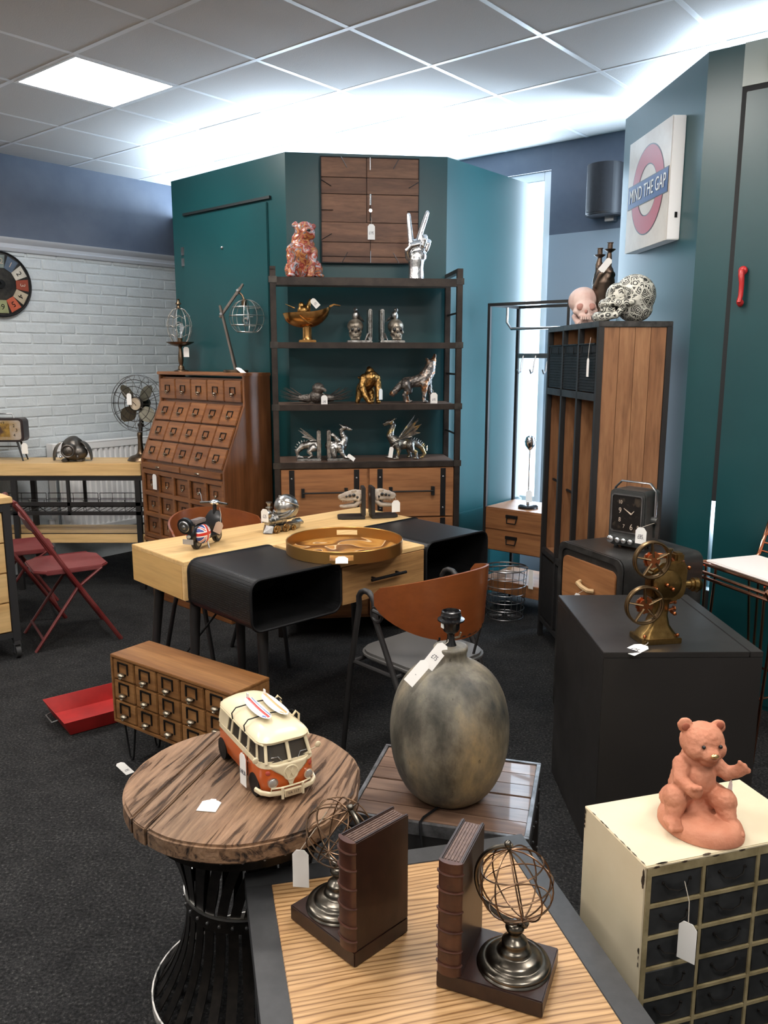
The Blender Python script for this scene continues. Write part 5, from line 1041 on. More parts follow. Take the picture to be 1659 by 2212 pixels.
for x in (.100, -.112):
    for s_ in (-1, 1):
        w_ = obj('wheel', MB().cyl((x, s_*.046, .024), (x, s_*.066, .024), .024, 22), M_rub, vn, .003); obj('hub_cap', MB().cyl((x, s_*.066, .024), (x, s_*.0685, .024), .0155, 18, .012), K['chrome'], w_)
obj('wheel_arch', MB().cyl((.100, -.0705, .030), (.100, .0705, .030), .028, 22), K['black'], vn)
obj('wheel_arch', MB().cyl((-.112, -.0705, .030), (-.112, .0705, .030), .028, 22), K['black'], vn)
for x in (.045, -.035): obj('roof_rack', MB().tube([(x, -.067, .139), (x, -.069, .156), (x, -.058, .168), (x, 0, .172), (x, .058, .168), (x, .069, .156), (x, .067, .139)], .0018, 6), K['black'] if x > 0 else K['black'], vn)
for x in (.058, -.05): obj('rack_rail', MB().tube([(x, .048, .152), (x, .062, .168), (x, .070, .158), (x, .069, .14)], .0028, 6), M_vcr, vn)
M_sb = [mat('board_white', (.80, .79, .76), .3), mat('board_red', (.50, .04, .035), .3), mat('board_blue', (.04, .10, .35), .3), mat('board_orange', (.75, .30, .12), .3)]
for yc, st_ in ((-.020, 1), (.026, 3)):
    L_ = .074; lo = []
    for k in range(13):
        u = -1+k/6; wd = .0165*math.sqrt(max(1-abs(u)**2.4, 0))+.0006; zz = .1755+.003*u*u
        lo.append([(u*L_+.014, yc+wd*math.cos(2*PI*i/10), zz+.003*math.sin(2*PI*i/10)) for i in range(10)])
    b = obj('surfboard', MB().loft(lo), M_sb[0], vn); obj('stripe', MB().tube([(u/6*L_*.95+.014, yc, .1785+.003*(u/6)**2-.0012*(abs(u) > 5)) for u in range(-6, 7)], .0035, 6, flat=.25), M_sb[st_], b)
    if st_ == 1: obj('pinstripe', MB().tube([(u/6*L_*.8+.014, yc+.0085, .1778+.003*(u/6)**2) for u in range(-6, 7)], .0012, 5, flat=.4), M_sb[2], b)
    obj('tip_mark', MB().tube([(L_*.72+.012, yc-.009, .1790), (L_*.90+.012, yc-.004, .1795)], .003, 6, flat=.3), M_sb[2 if st_ == 1 else 3], b); obj('board_fin', MB().b2((-L_*.92+.012, yc-.0012, .178), (-L_*.78+.012, yc+.0012, .192)), M_sb[0], b)
tagcard(vn, (.058, -.080, .092), (0, 0, R(6)), .030, .082, '£48.50', (.060, -.068, .110))

# ---------------------------------------------------------------- terracotta bear
M_terra = mat('terracotta', (.48, .18, .10), .72, col2=(.55, .235, .14), vs=22, bs=.5, bscale=150, bdist=.003)
br = thing('bear_figure', 'terracotta bear cub figure sitting on a mound with one paw raised', 'figurine', (.672, 1.615, kz+.001), R(4))
lo = []
for z, s_ in ((0, 1.0), (.012, 1.0), (.026, .93), (.034, .80)):
    lo.append([((-.008+.075*s_*math.cos(a)*(1-.25*math.sin(a) if math.sin(a) < 0 else 1)+(.018 if math.sin(a) < 0 else 0)*abs(math.sin(a)), -.015+s_*(.105 if math.sin(a) < 0 else .075)*math.sin(a), z) ) for a in [2*PI*i/40 for i in range(40)]])
obj('mound_base', MB().loft(lo), M_terra, br, .003)
blob('body', [(E_, (-.005, .02, .035), (.065, .055, .030)), (E_, (-.005, -.05, .018), (.045, .05, .020)), (C_, [(0, .022, .060), (.0, .018, .10), (.002, .010, .135)], [.050, .044, .036]), (E_, (.0, -.005, .095), (.036, .034, .045)),
    (E_, (.004, .0, .180), (.047, .042, .041)), (E_, (-.016, -.018, .170), (.022, .024, .022)), (E_, (.028, -.018, .170), (.020, .022, .022)), (E_, (.006, -.036, .166), (.021, .020, .017)), (E_, (.006, -.028, .150), (.020, .018, .012)),
    (E_, (-.033, .006, .215), (.0165, .008, .0165)), (E_, (.040, .006, .208), (.0165, .008, .0165)),
    (C_, [(-.036, .0, .128), (-.048, -.025, .105), (-.036, -.056, .098)], [.020, .017, .014]), (E_, (-.032, -.062, .098), (.015, .012, .016)),
    (C_, [(.036, .002, .125), (.058, -.012, .110), (.072, -.022, .118)], [.020, .016, .014]), (E_, (.080, -.026, .124), (.018, .009, .016), (0, R(-35), 0)),
    (C_, [(-.030, .0, .062), (-.058, -.028, .068), (-.066, -.040, .040)], [.028, .028, .018]), (E_, (-.072, -.052, .026), (.019, .024, .014)), (C_, [(.030, -.004, .060), (.042, -.040, .062), (.044, -.058, .036)], [.028, .027, .018]), (E_, (.046, -.074, .022), (.018, .024, .014))]
    + [(E_, (-.083+.010*k, -.072, .022), (.006, .008, .007)) for k in range(3)] + [(E_, (.036+.010*k, -.095, .018), (.006, .008, .007)) for k in range(3)] + [(E_, (.076+.007*k, -.028, .140-.006*k), (.005, .006, .007)) for k in range(4)] + [(E_, (-.042+.008*k, -.070, .110), (.005, .006, .006)) for k in range(3)], M_terra, br, .0030, 2, rough=.0012, rs=140)
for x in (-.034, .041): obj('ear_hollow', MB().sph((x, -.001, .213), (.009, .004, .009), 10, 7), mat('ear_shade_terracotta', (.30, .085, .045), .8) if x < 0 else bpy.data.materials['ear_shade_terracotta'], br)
for x in (-.011, .025): obj('eye', MB().sph((x, -.0405, .185), .0042, 10, 8), M_bake, br)
obj('nose', MB().sph((.006, -.056, .172), (.009, .005, .005), 10, 8), mat('gilt_nose', (.75, .52, .25), .3, 1.0), br)
obj('name_ledge', MB().at((.012, -.095, .016), (R(-20), 0, R(4))).b2((-.035, -.004, -.004), (.035, .004, .010)), M_terra, br, .002)
tagcard(br, (.075, -.005, .085), (R(8), 0, R(70)), .040, .075, None, (.055, -.008, .105))

# ---------------------------------------------------------------- film projector figure
M_br = mat('aged_brass', (.26, .165, .060), .34, 1.0, col2=(.14, .085, .028), vs=25, bs=.3, bscale=70, bdist=.003); M_cp = mat('copper_part', (.40, .13, .05), .28, 1.0); M_reel = mat('reel_bronze', (.16, .105, .055), .35, 1.0)
pj = thing('projector_figure', 'brass and copper film projector figure with two reels on the black plinth', 'figurine', (.862, 2.475, pz_), R(9))
obj('base', MB().b2((-.066, -.046, 0), (.066, .046, .018)), M_br, pj, .002)
lo = []
for z, hx, hy, cx in ((.018, .062, .043, 0), (.030, .054, .038, .0), (.055, .034, .027, .002), (.085, .026, .022, .004), (.125, .025, .022, .008), (.140, .030, .024, .012)): lo.append([(cx+a, b_, z) for a, b_ in rrect(2*hx, 2*hy, min(hx, hy)*.5, 3)])
obj('pedestal', MB().loft(lo), M_br, pj)
for x in (-.055, .055): obj('foot_screw', MB().sph((x, -.036, .026), .006, 8, 6), M_cp, pj)
m = MB(); m.T = Matrix.Translation((.018, .024, .195)) @ Matrix.Rotation(PI/2, 4, 'X'); m.prism([(-.055, -.045), (-.035, -.062), (.04, -.062), (.062, -.04), (.066, .045), (.045, .068), (-.02, .062), (-.055, .035)], 0, .050); obj('housing', m, M_br, pj, .006)
m = MB(); m.T = Matrix.Translation((.012, -.030, .190)) @ Matrix.Rotation(PI/2, 4, 'X'); m.lathe([(.001, 0), (.046, 0), (.046, .006), (.038, .010), (.001, .011)], 28); obj('round_cover', m, M_br, pj)
for x, z in ((.005, .192), (.025, .178), (-.030, .18), (.035, .10)): obj('knob', MB().cyl((x, -.045, z), (x, -.026, z), .006, 10).sph((x, -.046, z), .0065, 8, 6), M_cp, pj)
obj('lens', MB().cyl((.075, 0, .180), (.105, 0, .178), .012, 14).cyl((.105, 0, .178), (.115, 0, .177), .016, 14).cyl((.115, 0, .177), (.128, 0, .176), .022, 18).cyl((.128, 0, .176), (.140, 0, .175), .024, 18, .018), M_br, pj)
obj('film_pipe', MB().tube([(-.050, -.010, .278), (-.010, -.010, .280), (.020, -.010, .276), (.036, -.010, .262), (.040, -.010, .225)], .0085, 10).tube([(.075, .0, .255), (.082, 0, .235), (.080, 0, .205)], .007, 8), M_cp, pj)
obj('cap_screw', MB().cyl((.028, 0, .262), (.028, 0, .292), .008, 10).cyl((.028, 0, .292), (.028, 0, .297), .013, 12), M_br, pj); obj('lamp_cap', MB().b2((.042, -.02, .255), (.072, .02, .285)), M_br, pj, .006)
for z in (.118, .095): obj('side_screw', MB().cyl((.03, 0, z), (.055, 0, z+.006), .005, 8).cyl((.055, 0, z+.006), (.060, 0, z+.007), .009, 10), M_cp, pj)
obj('side_knob', MB().sph((.100, 0, .232), .007, 8, 6), M_cp, pj)
def reel(c, r, par):
    o = bpy.data.objects; m = MB(); m.ring(c, r-.004, .0045, 40, 8, 'y'); m.ring((c[0], c[1]+.012, c[2]), r-.004, .004, 40, 6, 'y'); rl = obj('film_reel', m, M_reel, par)
    for k in range(5):
        a = 2*PI*k/5+.4; ca, sa = math.cos(a), math.sin(a); m = MB(); m.tube([(c[0]+ca*.010, c[1], c[2]+sa*.010), (c[0]+ca*(r-.006), c[1], c[2]+sa*(r-.006))], [.010, .006], 8, flat=.5); obj('spoke', m, M_reel, rl)
    obj('hub', MB().cyl((c[0], c[1]-.006, c[2]), (c[0], c[1]+.02, c[2]), r*.36, 20), M_cp, rl)
    m = MB(); m.loft([[(c[0]+(r*.42+(.003 if i % 2 else 0))*math.cos(2*PI*i/28), y, c[2]+(r*.42+(.003 if i % 2 else 0))*math.sin(2*PI*i/28)) for i in range(28)] for y in (c[1]+.004, c[1]+.008)]); obj('gear', m, M_cp, rl)
    obj('axle', MB().cyl((c[0], c[1], c[2]), (c[0]+.03, c[1]+.05, c[2]), .006, 8), M_br, rl)
reel((-.052, -.052, .275), .060, pj); reel((-.068, -.052, .132), .062, pj)
tagcard(pj, (-.062, -.052, .004), (R(-85), 0, R(-62)), .052, .085, '£25', (-.05, -.05, .012))

# ---------------------------------------------------------------- retro television clock on the trunk
rc = thing('retro_clock', 'dark grey retro television-shaped clock with silver knobs and carrying handle', 'clock', (1.045, 3.345, .8205), R(-46)); M_rc = mat('hammered_grey_metal', (.055, .057, .056), .45, .6, col2=(.085, .088, .085), vs=20)
cw_, ch_, cd_ = .165, .235, .125
m = MB(); m.T = Matrix.Translation((0, .0, ch_/2+.012)) @ Matrix.Rotation(PI/2, 4, 'X'); m.prism(rrect(cw_, ch_, .022), -cd_/2, cd_/2); obj('case', m, M_rc, rc, .006)
m = MB(); m.T = Matrix.Translation((0, -cd_/2-.001, .150)) @ Matrix.Rotation(PI/2, 4, 'X'); o_, i_ = rrect(.140, .160, .012), rrect(.130, .150, .010); m.loft([[(a, b_, z) for a, b_ in q] for q, z in ((o_, 0), (o_, .005), (i_, .005), (i_, 0))], closed=True); obj('bezel', m, K['steel'], rc)
dl = obj('dial', MB().b2((-.066, -cd_/2-.0025, .074), (.066, -cd_/2, .226)), mat('faded_dial', (.012, .010, .009), .25, col2=(.10, .075, .05), vs=14, lo=.55, hi=.8), rc)
M_num = mat('cream_numeral', (.48, .38, .30), .5)
for s_, x, z, sz_ in (('10', -.030, .196, .022), ('9', -.030, .160, .034), ('8', -.030, .122, .026), ('7', -.010, .096, .022), ('6', .024, .096, .036), ('5', .054, .096, .028)): text(s_, sz_, M_num, dl, (x, -cd_/2-.0032, z), (PI/2, 0, 0), (.8, 1, 1), 'numeral', .0003)
obj('clock_hand', MB().tube([(.022, -cd_/2-.005, .150), (-.012, -cd_/2-.005, .172)], [.003, .001], 5).tube([(.022, -cd_/2-.005, .150), (.035, -cd_/2-.005, .165)], [.003, .001], 5), M_num, dl)
for k, x in enumerate((-.062, -.028, .0, .030)): obj('knob', MB().cyl((x, -cd_/2, .038), (x, -cd_/2-.018, .038), .0155 if k == 0 else .0115, 16).sph((x, -cd_/2-.018, .038), (.0155 if k == 0 else .0115, .006, .0155 if k == 0 else .0115), 12, 8), K['chrome'], rc)
for s_ in (-1, 1):
    obj('pivot_knob', MB().cyl((s_*cw_/2, 0, .125), (s_*(cw_/2+.022), 0, .125), .018, 12, .012), M_rc, rc); obj('foot', MB().cyl((s_*.06, -.03, 0), (s_*.06, -.03, .014), .010), M_rc, rc); obj('foot', MB().cyl((s_*.06, .03, 0), (s_*.06, .03, .014), .010), M_rc, rc)
obj('carry_handle', MB().tube([(-cw_/2-.010, 0, .125), (-cw_/2-.010, 0, .245), (-cw_/2+.018, 0, .275), (cw_/2-.018, 0, .275), (cw_/2+.010, 0, .245), (cw_/2+.010, 0, .125)], .009, 8, flat=.45), K['steel'], rc)
obj('rear_ridge', MB().b2((cw_/2-.002, .01, .05), (cw_/2+.006, .05, .20)), M_rc, rc, .003)
tagcard(rc, (cw_/2-.008, -cd_/2-.012, .105), (0, 0, 0), .048, .068, '£85.', (cw_/2+.015, -.01, .118))

# ---------------------------------------------------------------- skulls and hand candlestick on the locker
LT = Vector((.903, 4.598, 0)); LX = Vector((.0778, -.997, 0)); LY = Vector((.997, .0778, 0))
def ontop(px, d): # a spot on the locker top, d along its depth, at the pixel column px
    k = (px-829.5)/FPX; c, s = math.cos(PITCH), math.sin(PITCH); A = LT+LY*d; x = (k*(A.y*c-(lz-EYE)*s)-A.x)/(LX.x-k*LX.y*c); p = A+LX*x; p.z = lz; return p
def tex_lace():
    m, nt, b = _nt('carved_skull'); b.inputs['Roughness'].default_value = .5; co = coords(nt, (1, 1, 1), 0)
    v = node(nt, 'ShaderNodeTexVoronoi', Scale=26.0); nt.links.new(co, v.inputs['Vector']); ed = node(nt, 'ShaderNodeTexVoronoi', feature='DISTANCE_TO_EDGE', Scale=26.0); nt.links.new(co, ed.inputs['Vector'])
    f5 = node(nt, 'ShaderNodeMath', operation='MULTIPLY'); f5.inputs[1].default_value = 5.5; nt.links.new(v.outputs['Distance'], f5.inputs[0]); fr_ = node(nt, 'ShaderNodeMath', operation='FRACT'); nt.links.new(f5.outputs[0], fr_.inputs[0])
    n = node(nt, 'ShaderNodeTexVoronoi', Scale=110.0); nt.links.new(co, n.inputs['Vector'])
    r1 = ramp(nt, fr_.outputs[0], [(.30, (0, 0, 0)), (.42, (1, 1, 1)), (.80, (1, 1, 1)), (.92, (0, 0, 0))]); r2 = ramp(nt, ed.outputs['Distance'], [(.05, (1, 1, 1)), (.09, (0, 0, 0))]); r3 = ramp(nt, n.outputs['Distance'], [(.25, (.25, .25, .25)), (.40, (1, 1, 1))])
    mn = node(nt, 'ShaderNodeMath', operation='MULTIPLY'); nt.links.new(r1.outputs[0], mn.inputs[0]); nt.links.new(r3.outputs[0], mn.inputs[1])
    mx = node(nt, 'ShaderNodeMath', operation='MAXIMUM'); nt.links.new(mn.outputs[0], mx.inputs[0]); nt.links.new(r2.outputs[0], mx.inputs[1])
    r = ramp(nt, mx.outputs[0], [(.1, (.025, .025, .022)), (.6, (.58, .57, .50))]); nt.links.new(r.outputs[0], b.inputs['Base Color']); bump(nt, b, mx.outputs[0], 1.0, .005); return m
M_lace = tex_lace()
p = ontop(1352, .17); t = thing('carved_skull', 'large skull figure carved all over with white lace patterns on black', 'figurine', p, R(6))
s_ = blob('skull', [(E_, (.036, 0, .122), (.098, .084, .096)), (E_, (.040, 0, .060), (.082, .070, .062)), (E_, (-.050, -.004, .122), (.050, .068, .056)), (C_, [(-.088, -.048, .084), (-.055, -.068, .080), (-.005, -.074, .088)], [.013, .014, .014]), (E_, (-.100, 0, .080), (.034, .046, .026)), (C_, [(-.128, -.034, .024), (-.134, 0, .022), (-.128, .034, .024)], [.024, .024, .024]), (C_, [(-.122, -.044, .024), (-.070, -.058, .030), (-.036, -.062, .070)], [.022, .016, .013]), (C_, [(-.122, .044, .024), (-.070, .058, .030), (-.036, .062, .070)], [.022, .016, .013])], M_lace, t, .0050, 1)
obj('eye_rosette', MB().at((-.064, -.062, .128), (R(6), 0, R(-30))).ring((0, 0, 0), .032, .005, 28, 6, 'y').sph((0, .004, 0), (.026, .008, .026), 16, 8), M_lace, s_)
for k in range(6):
    obj('tooth', MB().b2((-.142+.011*k, -.050-.002*k, .044), (-.133+.011*k, -.038-.002*k, .064)), M_lace, s_)
obj('jaw_shadow', MB().sph((-.080, -.010, .050), (.040, .036, .020), 14, 8), M_bake, s_)  # black ellipsoid in place of the shadow between the jaws
p = ontop(1258, .13); t = thing('pink_skull', 'pale pink sugar-skull figure next to the lace-carved skull', 'figurine', p, R(-8)); M_pinks = mat('pale_pink_plaster', (.62, .40, .34), .6, col2=(.68, .52, .46), vs=14)
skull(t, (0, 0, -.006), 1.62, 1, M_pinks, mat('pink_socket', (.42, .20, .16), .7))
obj('chin_rosette', MB().ring((-.02, -.075, .012), .010, .003, 16, 6, 'y').sph((-.02, -.074, .012), .004, 8, 6), M_pinks, t)
p = ontop(1297, .22); t = thing('hand_candlestick', 'dark bronze hand-shaped candlestick with two candle cups', 'candlestick', p, R(-5)); M_dbr = mat('dark_bronze', (.075, .055, .042), .4, .9, col2=(.14, .10, .075), vs=14)
blob('hand', [(C_, [(0, 0, .0), (0, 0, .06), (0, 0, .14), (.004, 0, .22), (.006, 0, .27)], [.050, .042, .046, .058, .050]), (E_, (.004, -.01, .22), (.058, .036, .07)), (C_, [(-.020, 0, .27), (-.024, 0, .315), (-.020, 0, .340)], [.022, .016, .013]), (C_, [(.020, 0, .28), (.026, 0, .33), (.028, 0, .365)], [.022, .017, .013]), (C_, [(-.04, -.03, .20), (-.02, -.045, .26), (.02, -.04, .29)], [.016, .014, .011]), (C_, [(.045, -.01, .26), (.03, -.045, .27), (.02, -.045, .24)], [.018, .015, .012])], M_dbr, t, .005, 2)
for x, z in ((-.020, .345), (.030, .372)): obj('candle_cup', MB().lathe([(.001, 0), (.010, 0), (.026, .012), (.030, .016), (.024, .018), (.013, .016), (.013, .045), (.017, .047), (.017, .050), (.011, .050), (.009, .03), (.001, .03)], 20, (x, 0, z)), M_dbr, t)
tagcard(t, (.026, -.055, .335), (0, R(38), 0), .034, .078)

# ---------------------------------------------------------------- things on the desk
# scooter seen from behind
def tex_flag():
    m, nt, b = _nt('flag_print'); b.inputs['Roughness'].default_value = .28
    tc = nt.nodes.new('ShaderNodeTexCoord'); sp_ = nt.nodes.new('ShaderNodeSeparateXYZ'); nt.links.new(tc.outputs['Object'], sp_.inputs[0])
    def mth(op, a, b_=None, c_=None):
        n = node(nt, 'ShaderNodeMath', operation=op)
        for k, v in enumerate((a, b_, c_)):
            if v is None: continue
            if isinstance(v, (int, float)): n.inputs[k].default_value = v
            else: nt.links.new(v, n.inputs[k])
        return n.outputs[0]
    u = mth('MULTIPLY', mth('SUBTRACT', sp_.outputs[0], .022), 26.0); v = mth('MULTIPLY', mth('SUBTRACT', sp_.outputs[2], .070), 30.0)
    au, av = mth('ABSOLUTE', u), mth('ABSOLUTE', v); dg = mth('ABSOLUTE', mth('SUBTRACT', au, av))
    def less(a, t_): return mth('LESS_THAN', a, t_)
    cross_w = mth('MAXIMUM', less(au, .34), less(av, .34)); cross_r = mth('MAXIMUM', less(au, .19), less(av, .19)); dw_ = less(dg, .26); dr_ = less(dg, .09)
    def mix(f, a, c):
        n = node(nt, 'ShaderNodeMix', data_type='RGBA'); nt.links.new(f, n.inputs[0])
        if isinstance(a, tuple): n.inputs[6].default_value = c4(a)
        else: nt.links.new(a, n.inputs[6])
        n.inputs[7].default_value = c4(c); return n.outputs[2]
    col = mix(dw_, (.02, .045, .22), (.80, .79, .76)); col = mix(dr_, col, (.55, .03, .02)); col = mix(cross_w, col, (.80, .79, .76)); col = mix(cross_r, col, (.58, .035, .02)); nt.links.new(col, b.inputs['Base Color']); return m
M_flag = tex_flag(); M_sbl = mat('scooter_black', (.012, .012, .013), .3)
A_ = onz(425, 1186, DZ+.001); sc_ = thing('toy_scooter', 'black model scooter with union flag side panels standing on the desk', 'model scooter', A_, math.atan2(.203, .075))
for x in (0, .165):
    w_ = obj('wheel', MB().cyl((x, -.011, .030), (x, .011, .030), .030, 20), M_rub, sc_, .004); obj('hub', MB().cyl((x, -.0125, .030), (x, .0125, .030), .016, 14), K['steel'], w_)
blob('rear_body', [(E_, (.015, 0, .075), (.058, .026, .040)), (E_, (.055, 0, .085), (.03, .022, .035)), (E_, (-.03, 0, .070), (.022, .022, .035))], M_sbl, sc_, .004, 2)
for s_ in (-1, 1): obj('side_panel', MB().sph((.018, s_*.024, .066), (.050, .024, .042), 20, 14), M_flag, sc_)
obj('floorboard', MB().b2((.06, -.032, .038), (.145, .032, .046)), M_sbl, sc_, .003)
lo = []
for k in range(9):
    z = .040+.105*k/8; x = .142+.016*k/8-.012*math.sin(PI*k/8); w_ = .040*math.sin(PI*(k+1.4)/11)+.006
    lo.append([(x, -w_, z), (x+.012, -w_*.6, z), (x+.016, 0, z), (x+.012, w_*.6, z), (x, w_, z), (x-.003, w_*.6, z), (x-.004, -w_*.6, z)])
obj('leg_shield', MB().loft(lo), M_sbl, sc_)
obj('steering_post', MB().cyl((.150, 0, .045), (.158, 0, .176), .009, 10), M_sbl, sc_); obj('front_fender', MB().sph((.168, 0, .045), (.034, .016, .030), 14, 10), M_sbl, sc_)
obj('headset', MB().sph((.160, 0, .182), (.026, .024, .013), 14, 8), K['chrome'], sc_); obj('handlebar', MB().tube([(.150, -.070, .178), (.158, -.02, .181), (.158, .02, .181), (.150, .070, .178)], .0055, 8), M_sbl, sc_); obj('mirror_stalk', MB().tube([(.150, .060, .180), (.148, .064, .215), (.150, .072, .225)], .0018, 5), K['chrome'], sc_)
m = MB(); m.T = Matrix.Translation((.018, 0, .124)); m.prism(rrect(.085, .040, .014), -.010, .008); obj('seat', m, mat('grey_brown_seat', (.16, .135, .13), .45), sc_, .004); obj('seat_spring', MB().cyl((-.005, 0, .10), (-.005, 0, .118), .010, 10), K['chrome'], sc_)
sp_ = obj('spare_wheel', MB().cyl((-.058, .004, .118), (-.082, .004, .114), .036, 24), M_sbl, sc_, .004); obj('wheel_disc', MB().cyl((-.080, .004, .114), (-.085, .004, .113), .028, 24, .022).sph((-.085, .004, .113), (.004, .010, .010), 10, 8), K['steel'], sp_)
obj('tail_light', MB().sph((-.058, 0, .066), (.006, .011, .008), 10, 8), mat('tail_lamp', (.40, .40, .36), .2), sc_); obj('number_plate', MB().b2((-.066, -.026, .034), (-.062, .026, .056)), mat('plain_grey_plate', (.32, .30, .28), .4), sc_, .001)
obj('kick_stand', MB().tube([(.04, -.03, .03), (.03, -.045, .002)], .003, 6), K['steel'], sc_)
tagcard(sc_, (.100, -.062, .105), (R(6), R(24), R(-78)), .036, .055, None, (.125, -.045, .165)).data.materials[0] = mat('kraft_card', (.55, .40, .30), .8)
# locomotive snail
F_ = onz(578, 1152, DZ+.001); tr = thing('snail_locomotive', 'silver steam locomotive figure with a large round snail shell', 'figurine', F_, math.atan2(-.130, -.148)+R(6)); M_bs = mat('brushed_silver', (.55, .54, .52), .28, 1.0, col2=(.28, .27, .25), vs=22, bs=.3, bscale=60, bdist=.003)
obj('chassis', MB().b2((-.185, -.030, .008), (.0, .030, .032)), M_bs, tr, .004)
m = MB(); m.add([(.0, -.036, .004), (.0, .036, .004), (.028, 0, .004), (-.01, -.034, .036), (-.01, .034, .036), (.006, 0, .040)], [(0, 1, 2), (3, 5, 4), (0, 2, 5, 3), (2, 1, 4, 5), (1, 0, 3, 4)]); obj('cow_catcher', m, M_bs, tr)
obj('boiler', MB().cyl((-.100, 0, .058), (-.006, 0, .056), .026, 20).cyl((-.006, 0, .056), (.002, 0, .056), .022, 20).ring((-.03, 0, .057), .027, .003, 24, 6, 'x').ring((-.075, 0, .058), .027, .003, 24, 6, 'x'), M_bs, tr)
obj('snail_head', MB().sph((-.004, 0, .092), (.024, .020, .020), 14, 10).cyl((-.006, 0, .075), (-.006, 0, .09), .018, 12), M_bs, tr)
obj('chimney', MB().lathe([(.007, 0), (.007, .014), (.016, .016), (.016, .019), (.007, .021), (.009, .036), (.014, .040), (.014, .044), (.001, .044)], 16, (-.012, 0, .106)), M_bs, tr)
sh_ = obj('shell', MB().at((-.120, 0, .112), (0, R(-22), 0)).sph((0, 0, 0), (.064, .056, .062), 28, 18), M_bs, tr); obj('shell_rim', MB().at((-.105, 0, .092), (0, R(-62), 0)).ring((0, 0, 0), .056, .006, 32, 8, 'x').ring((.012, 0, 0), .050, .005, 32, 8, 'x'), M_bs, sh_)
m = MB().at((-.120, 0, .112), (0, R(-22), 0))
for k in range(12): a = 2*PI*k/12; m.sph((.046*math.cos(a), .036*math.sin(a)-.006, .040), .005, 6, 5)
obj('shell_rivets', m.ring((0, 0, .02), .058, .002, 36, 5), M_bs, sh_)['kind'] = 'stuff'
for x in (-.030, -.085, -.135):
    for s_ in (-1, 1):
        r_ = .020 if x > -.1 else .014; w_ = obj('wheel', MB().ring((x, s_*.036, r_), r_-.003, .0032, 22, 6, 'y').cyl((x, s_*.032, r_), (x, s_*.040, r_), .005, 8), K['bronze'], tr)
        for k in range(3): a = PI*k/3; obj('spoke', MB().cyl((x-(r_-.004)*math.cos(a), s_*.036, r_-(r_-.004)*math.sin(a)), (x+(r_-.004)*math.cos(a), s_*.036, r_+(r_-.004)*math.sin(a)), .0018, 5), K['bronze'], w_)
obj('tail', MB().tube([(-.17, 0, .026), (-.20, 0, .030), (-.222, 0, .020)], [.022, .018, .008], 10), M_bs, tr)
tagcard(tr, (.024, .012, .122), (0, 0, R(100)), .044, .062, '£35')
# dinosaur skull bookends
M_fos = mat('fossil_bone', (.40, .34, .27), .6, col2=(.24, .19, .15), vs=22, bs=.5, bscale=70, bdist=.004)
for f, lab, loc in ((-1, 'dinosaur skull bookend facing left, black wooden stand, no tag', onz(789, 1121, DZ)), (1, 'dinosaur skull bookend facing right with a price tag on its snout', onz(798, 1120, DZ))):
    t = thing('dinosaur_bookend', lab, 'bookend', loc+Vector((0, .03, .001)), R(7 if f < 0 else 12), 'dinosaur skull bookends')
    m = MB(); m.T = Matrix.Translation((f*.073, 0, 0)); m.prism([(f*a, b_) for a, b_ in ((-.068, -.045), (.05, -.045), (.072, -.03), (.072, .03), (.05, .045), (-.068, .045))], 0, .016); obj('base', m, K['blackp'], t, .002)
    obj('upright', MB().b2((f*.002, -.045, .016), (f*.022, .045, .165)), K['blackp'], t, .003)
    sk = blob('upper_skull', [(C_, [(f*.028, 0, .118), (f*.060, 0, .126), (f*.100, 0, .118), (f*.128, 0, .112)], [.030, .026, .021, .015]), (E_, (f*.035, 0, .105), (.018, .034, .032)), (C_, [(f*.05, -.018, .102), (f*.125, -.010, .100)], [.009, .006]), (C_, [(f*.05, .018, .102), (f*.125, .010, .100)], [.009, .006]), (E_, (f*.06, -.018, .145), (.014, .008, .008))], M_fos, t, .0032, 1, rough=.0015, rs=90)
    for x, z, r_ in ((.062, .124, .0095), (.082, .121, .008), (.100, .118, .006), (.042, .112, .008)): obj('skull_opening', MB().sph((f*x, -.026+.03*(x-.05), z), (r_, .006, r_), 10, 7), M_bake, sk)
    blob('lower_jaw', [(C_, [(f*.030, -.018, .088), (f*.055, -.020, .068), (f*.115, -.010, .062), (f*.128, 0, .064)], [.012, .012, .009, .008]), (C_, [(f*.030, .018, .088), (f*.055, .020, .068), (f*.115, .010, .062), (f*.128, 0, .064)], [.012, .012, .009, .008])], M_fos, t, .003, 1)
    for k in range(8): obj('tooth', MB().tube([(f*(.062+.008*k), -.017+.0008*k, .095), (f*(.063+.008*k), -.017+.0008*k, .084)], [.0028, .0005], 5), M_fos, sk)
    if f > 0: tagcard(t, (.135, -.03, .090), (0, 0, R(10)), .046, .062, None, (.125, -.01, .11))
# round tray with an agate print
def tex_agate():
    m, nt, b = _nt('agate_print'); b.inputs['Roughness'].default_value = .18; co = coords(nt, (1, 1, 1), 0)
    n = node(nt, 'ShaderNodeTexNoise', Scale=4.0, Detail=1.0, Distortion=.6); nt.links.new(co, n.inputs['Vector'])
    w_ = node(nt, 'ShaderNodeMath', operation='MULTIPLY'); w_.inputs[1].default_value = 7.0; nt.links.new(n.outputs[0], w_.inputs[0]); fr_ = node(nt, 'ShaderNodeMath', operation='FRACT'); nt.links.new(w_.outputs[0], fr_.inputs[0])
    r = ramp(nt, fr_.outputs[0], [(0, (.07, .024, .009)), (.30, (.26, .11, .028)), (.60, (.44, .22, .055)), (.78, (.36, .16, .04)), (.84, (.66, .52, .32)), (.89, (.22, .08, .025)), (1, (.07, .024, .009))]); nt.links.new(r.outputs[0], b.inputs['Base Color']); return m
tc_ = Vector((-.170, 3.425, DZ+.007)); ty = thing('round_tray', 'round gold metal tray with a swirling agate print and cut-out handles', 'tray', tc_, R(43)); M_tg = mat('satin_gold', (.46, .25, .075), .33, .9); rT, hT = .250, .050
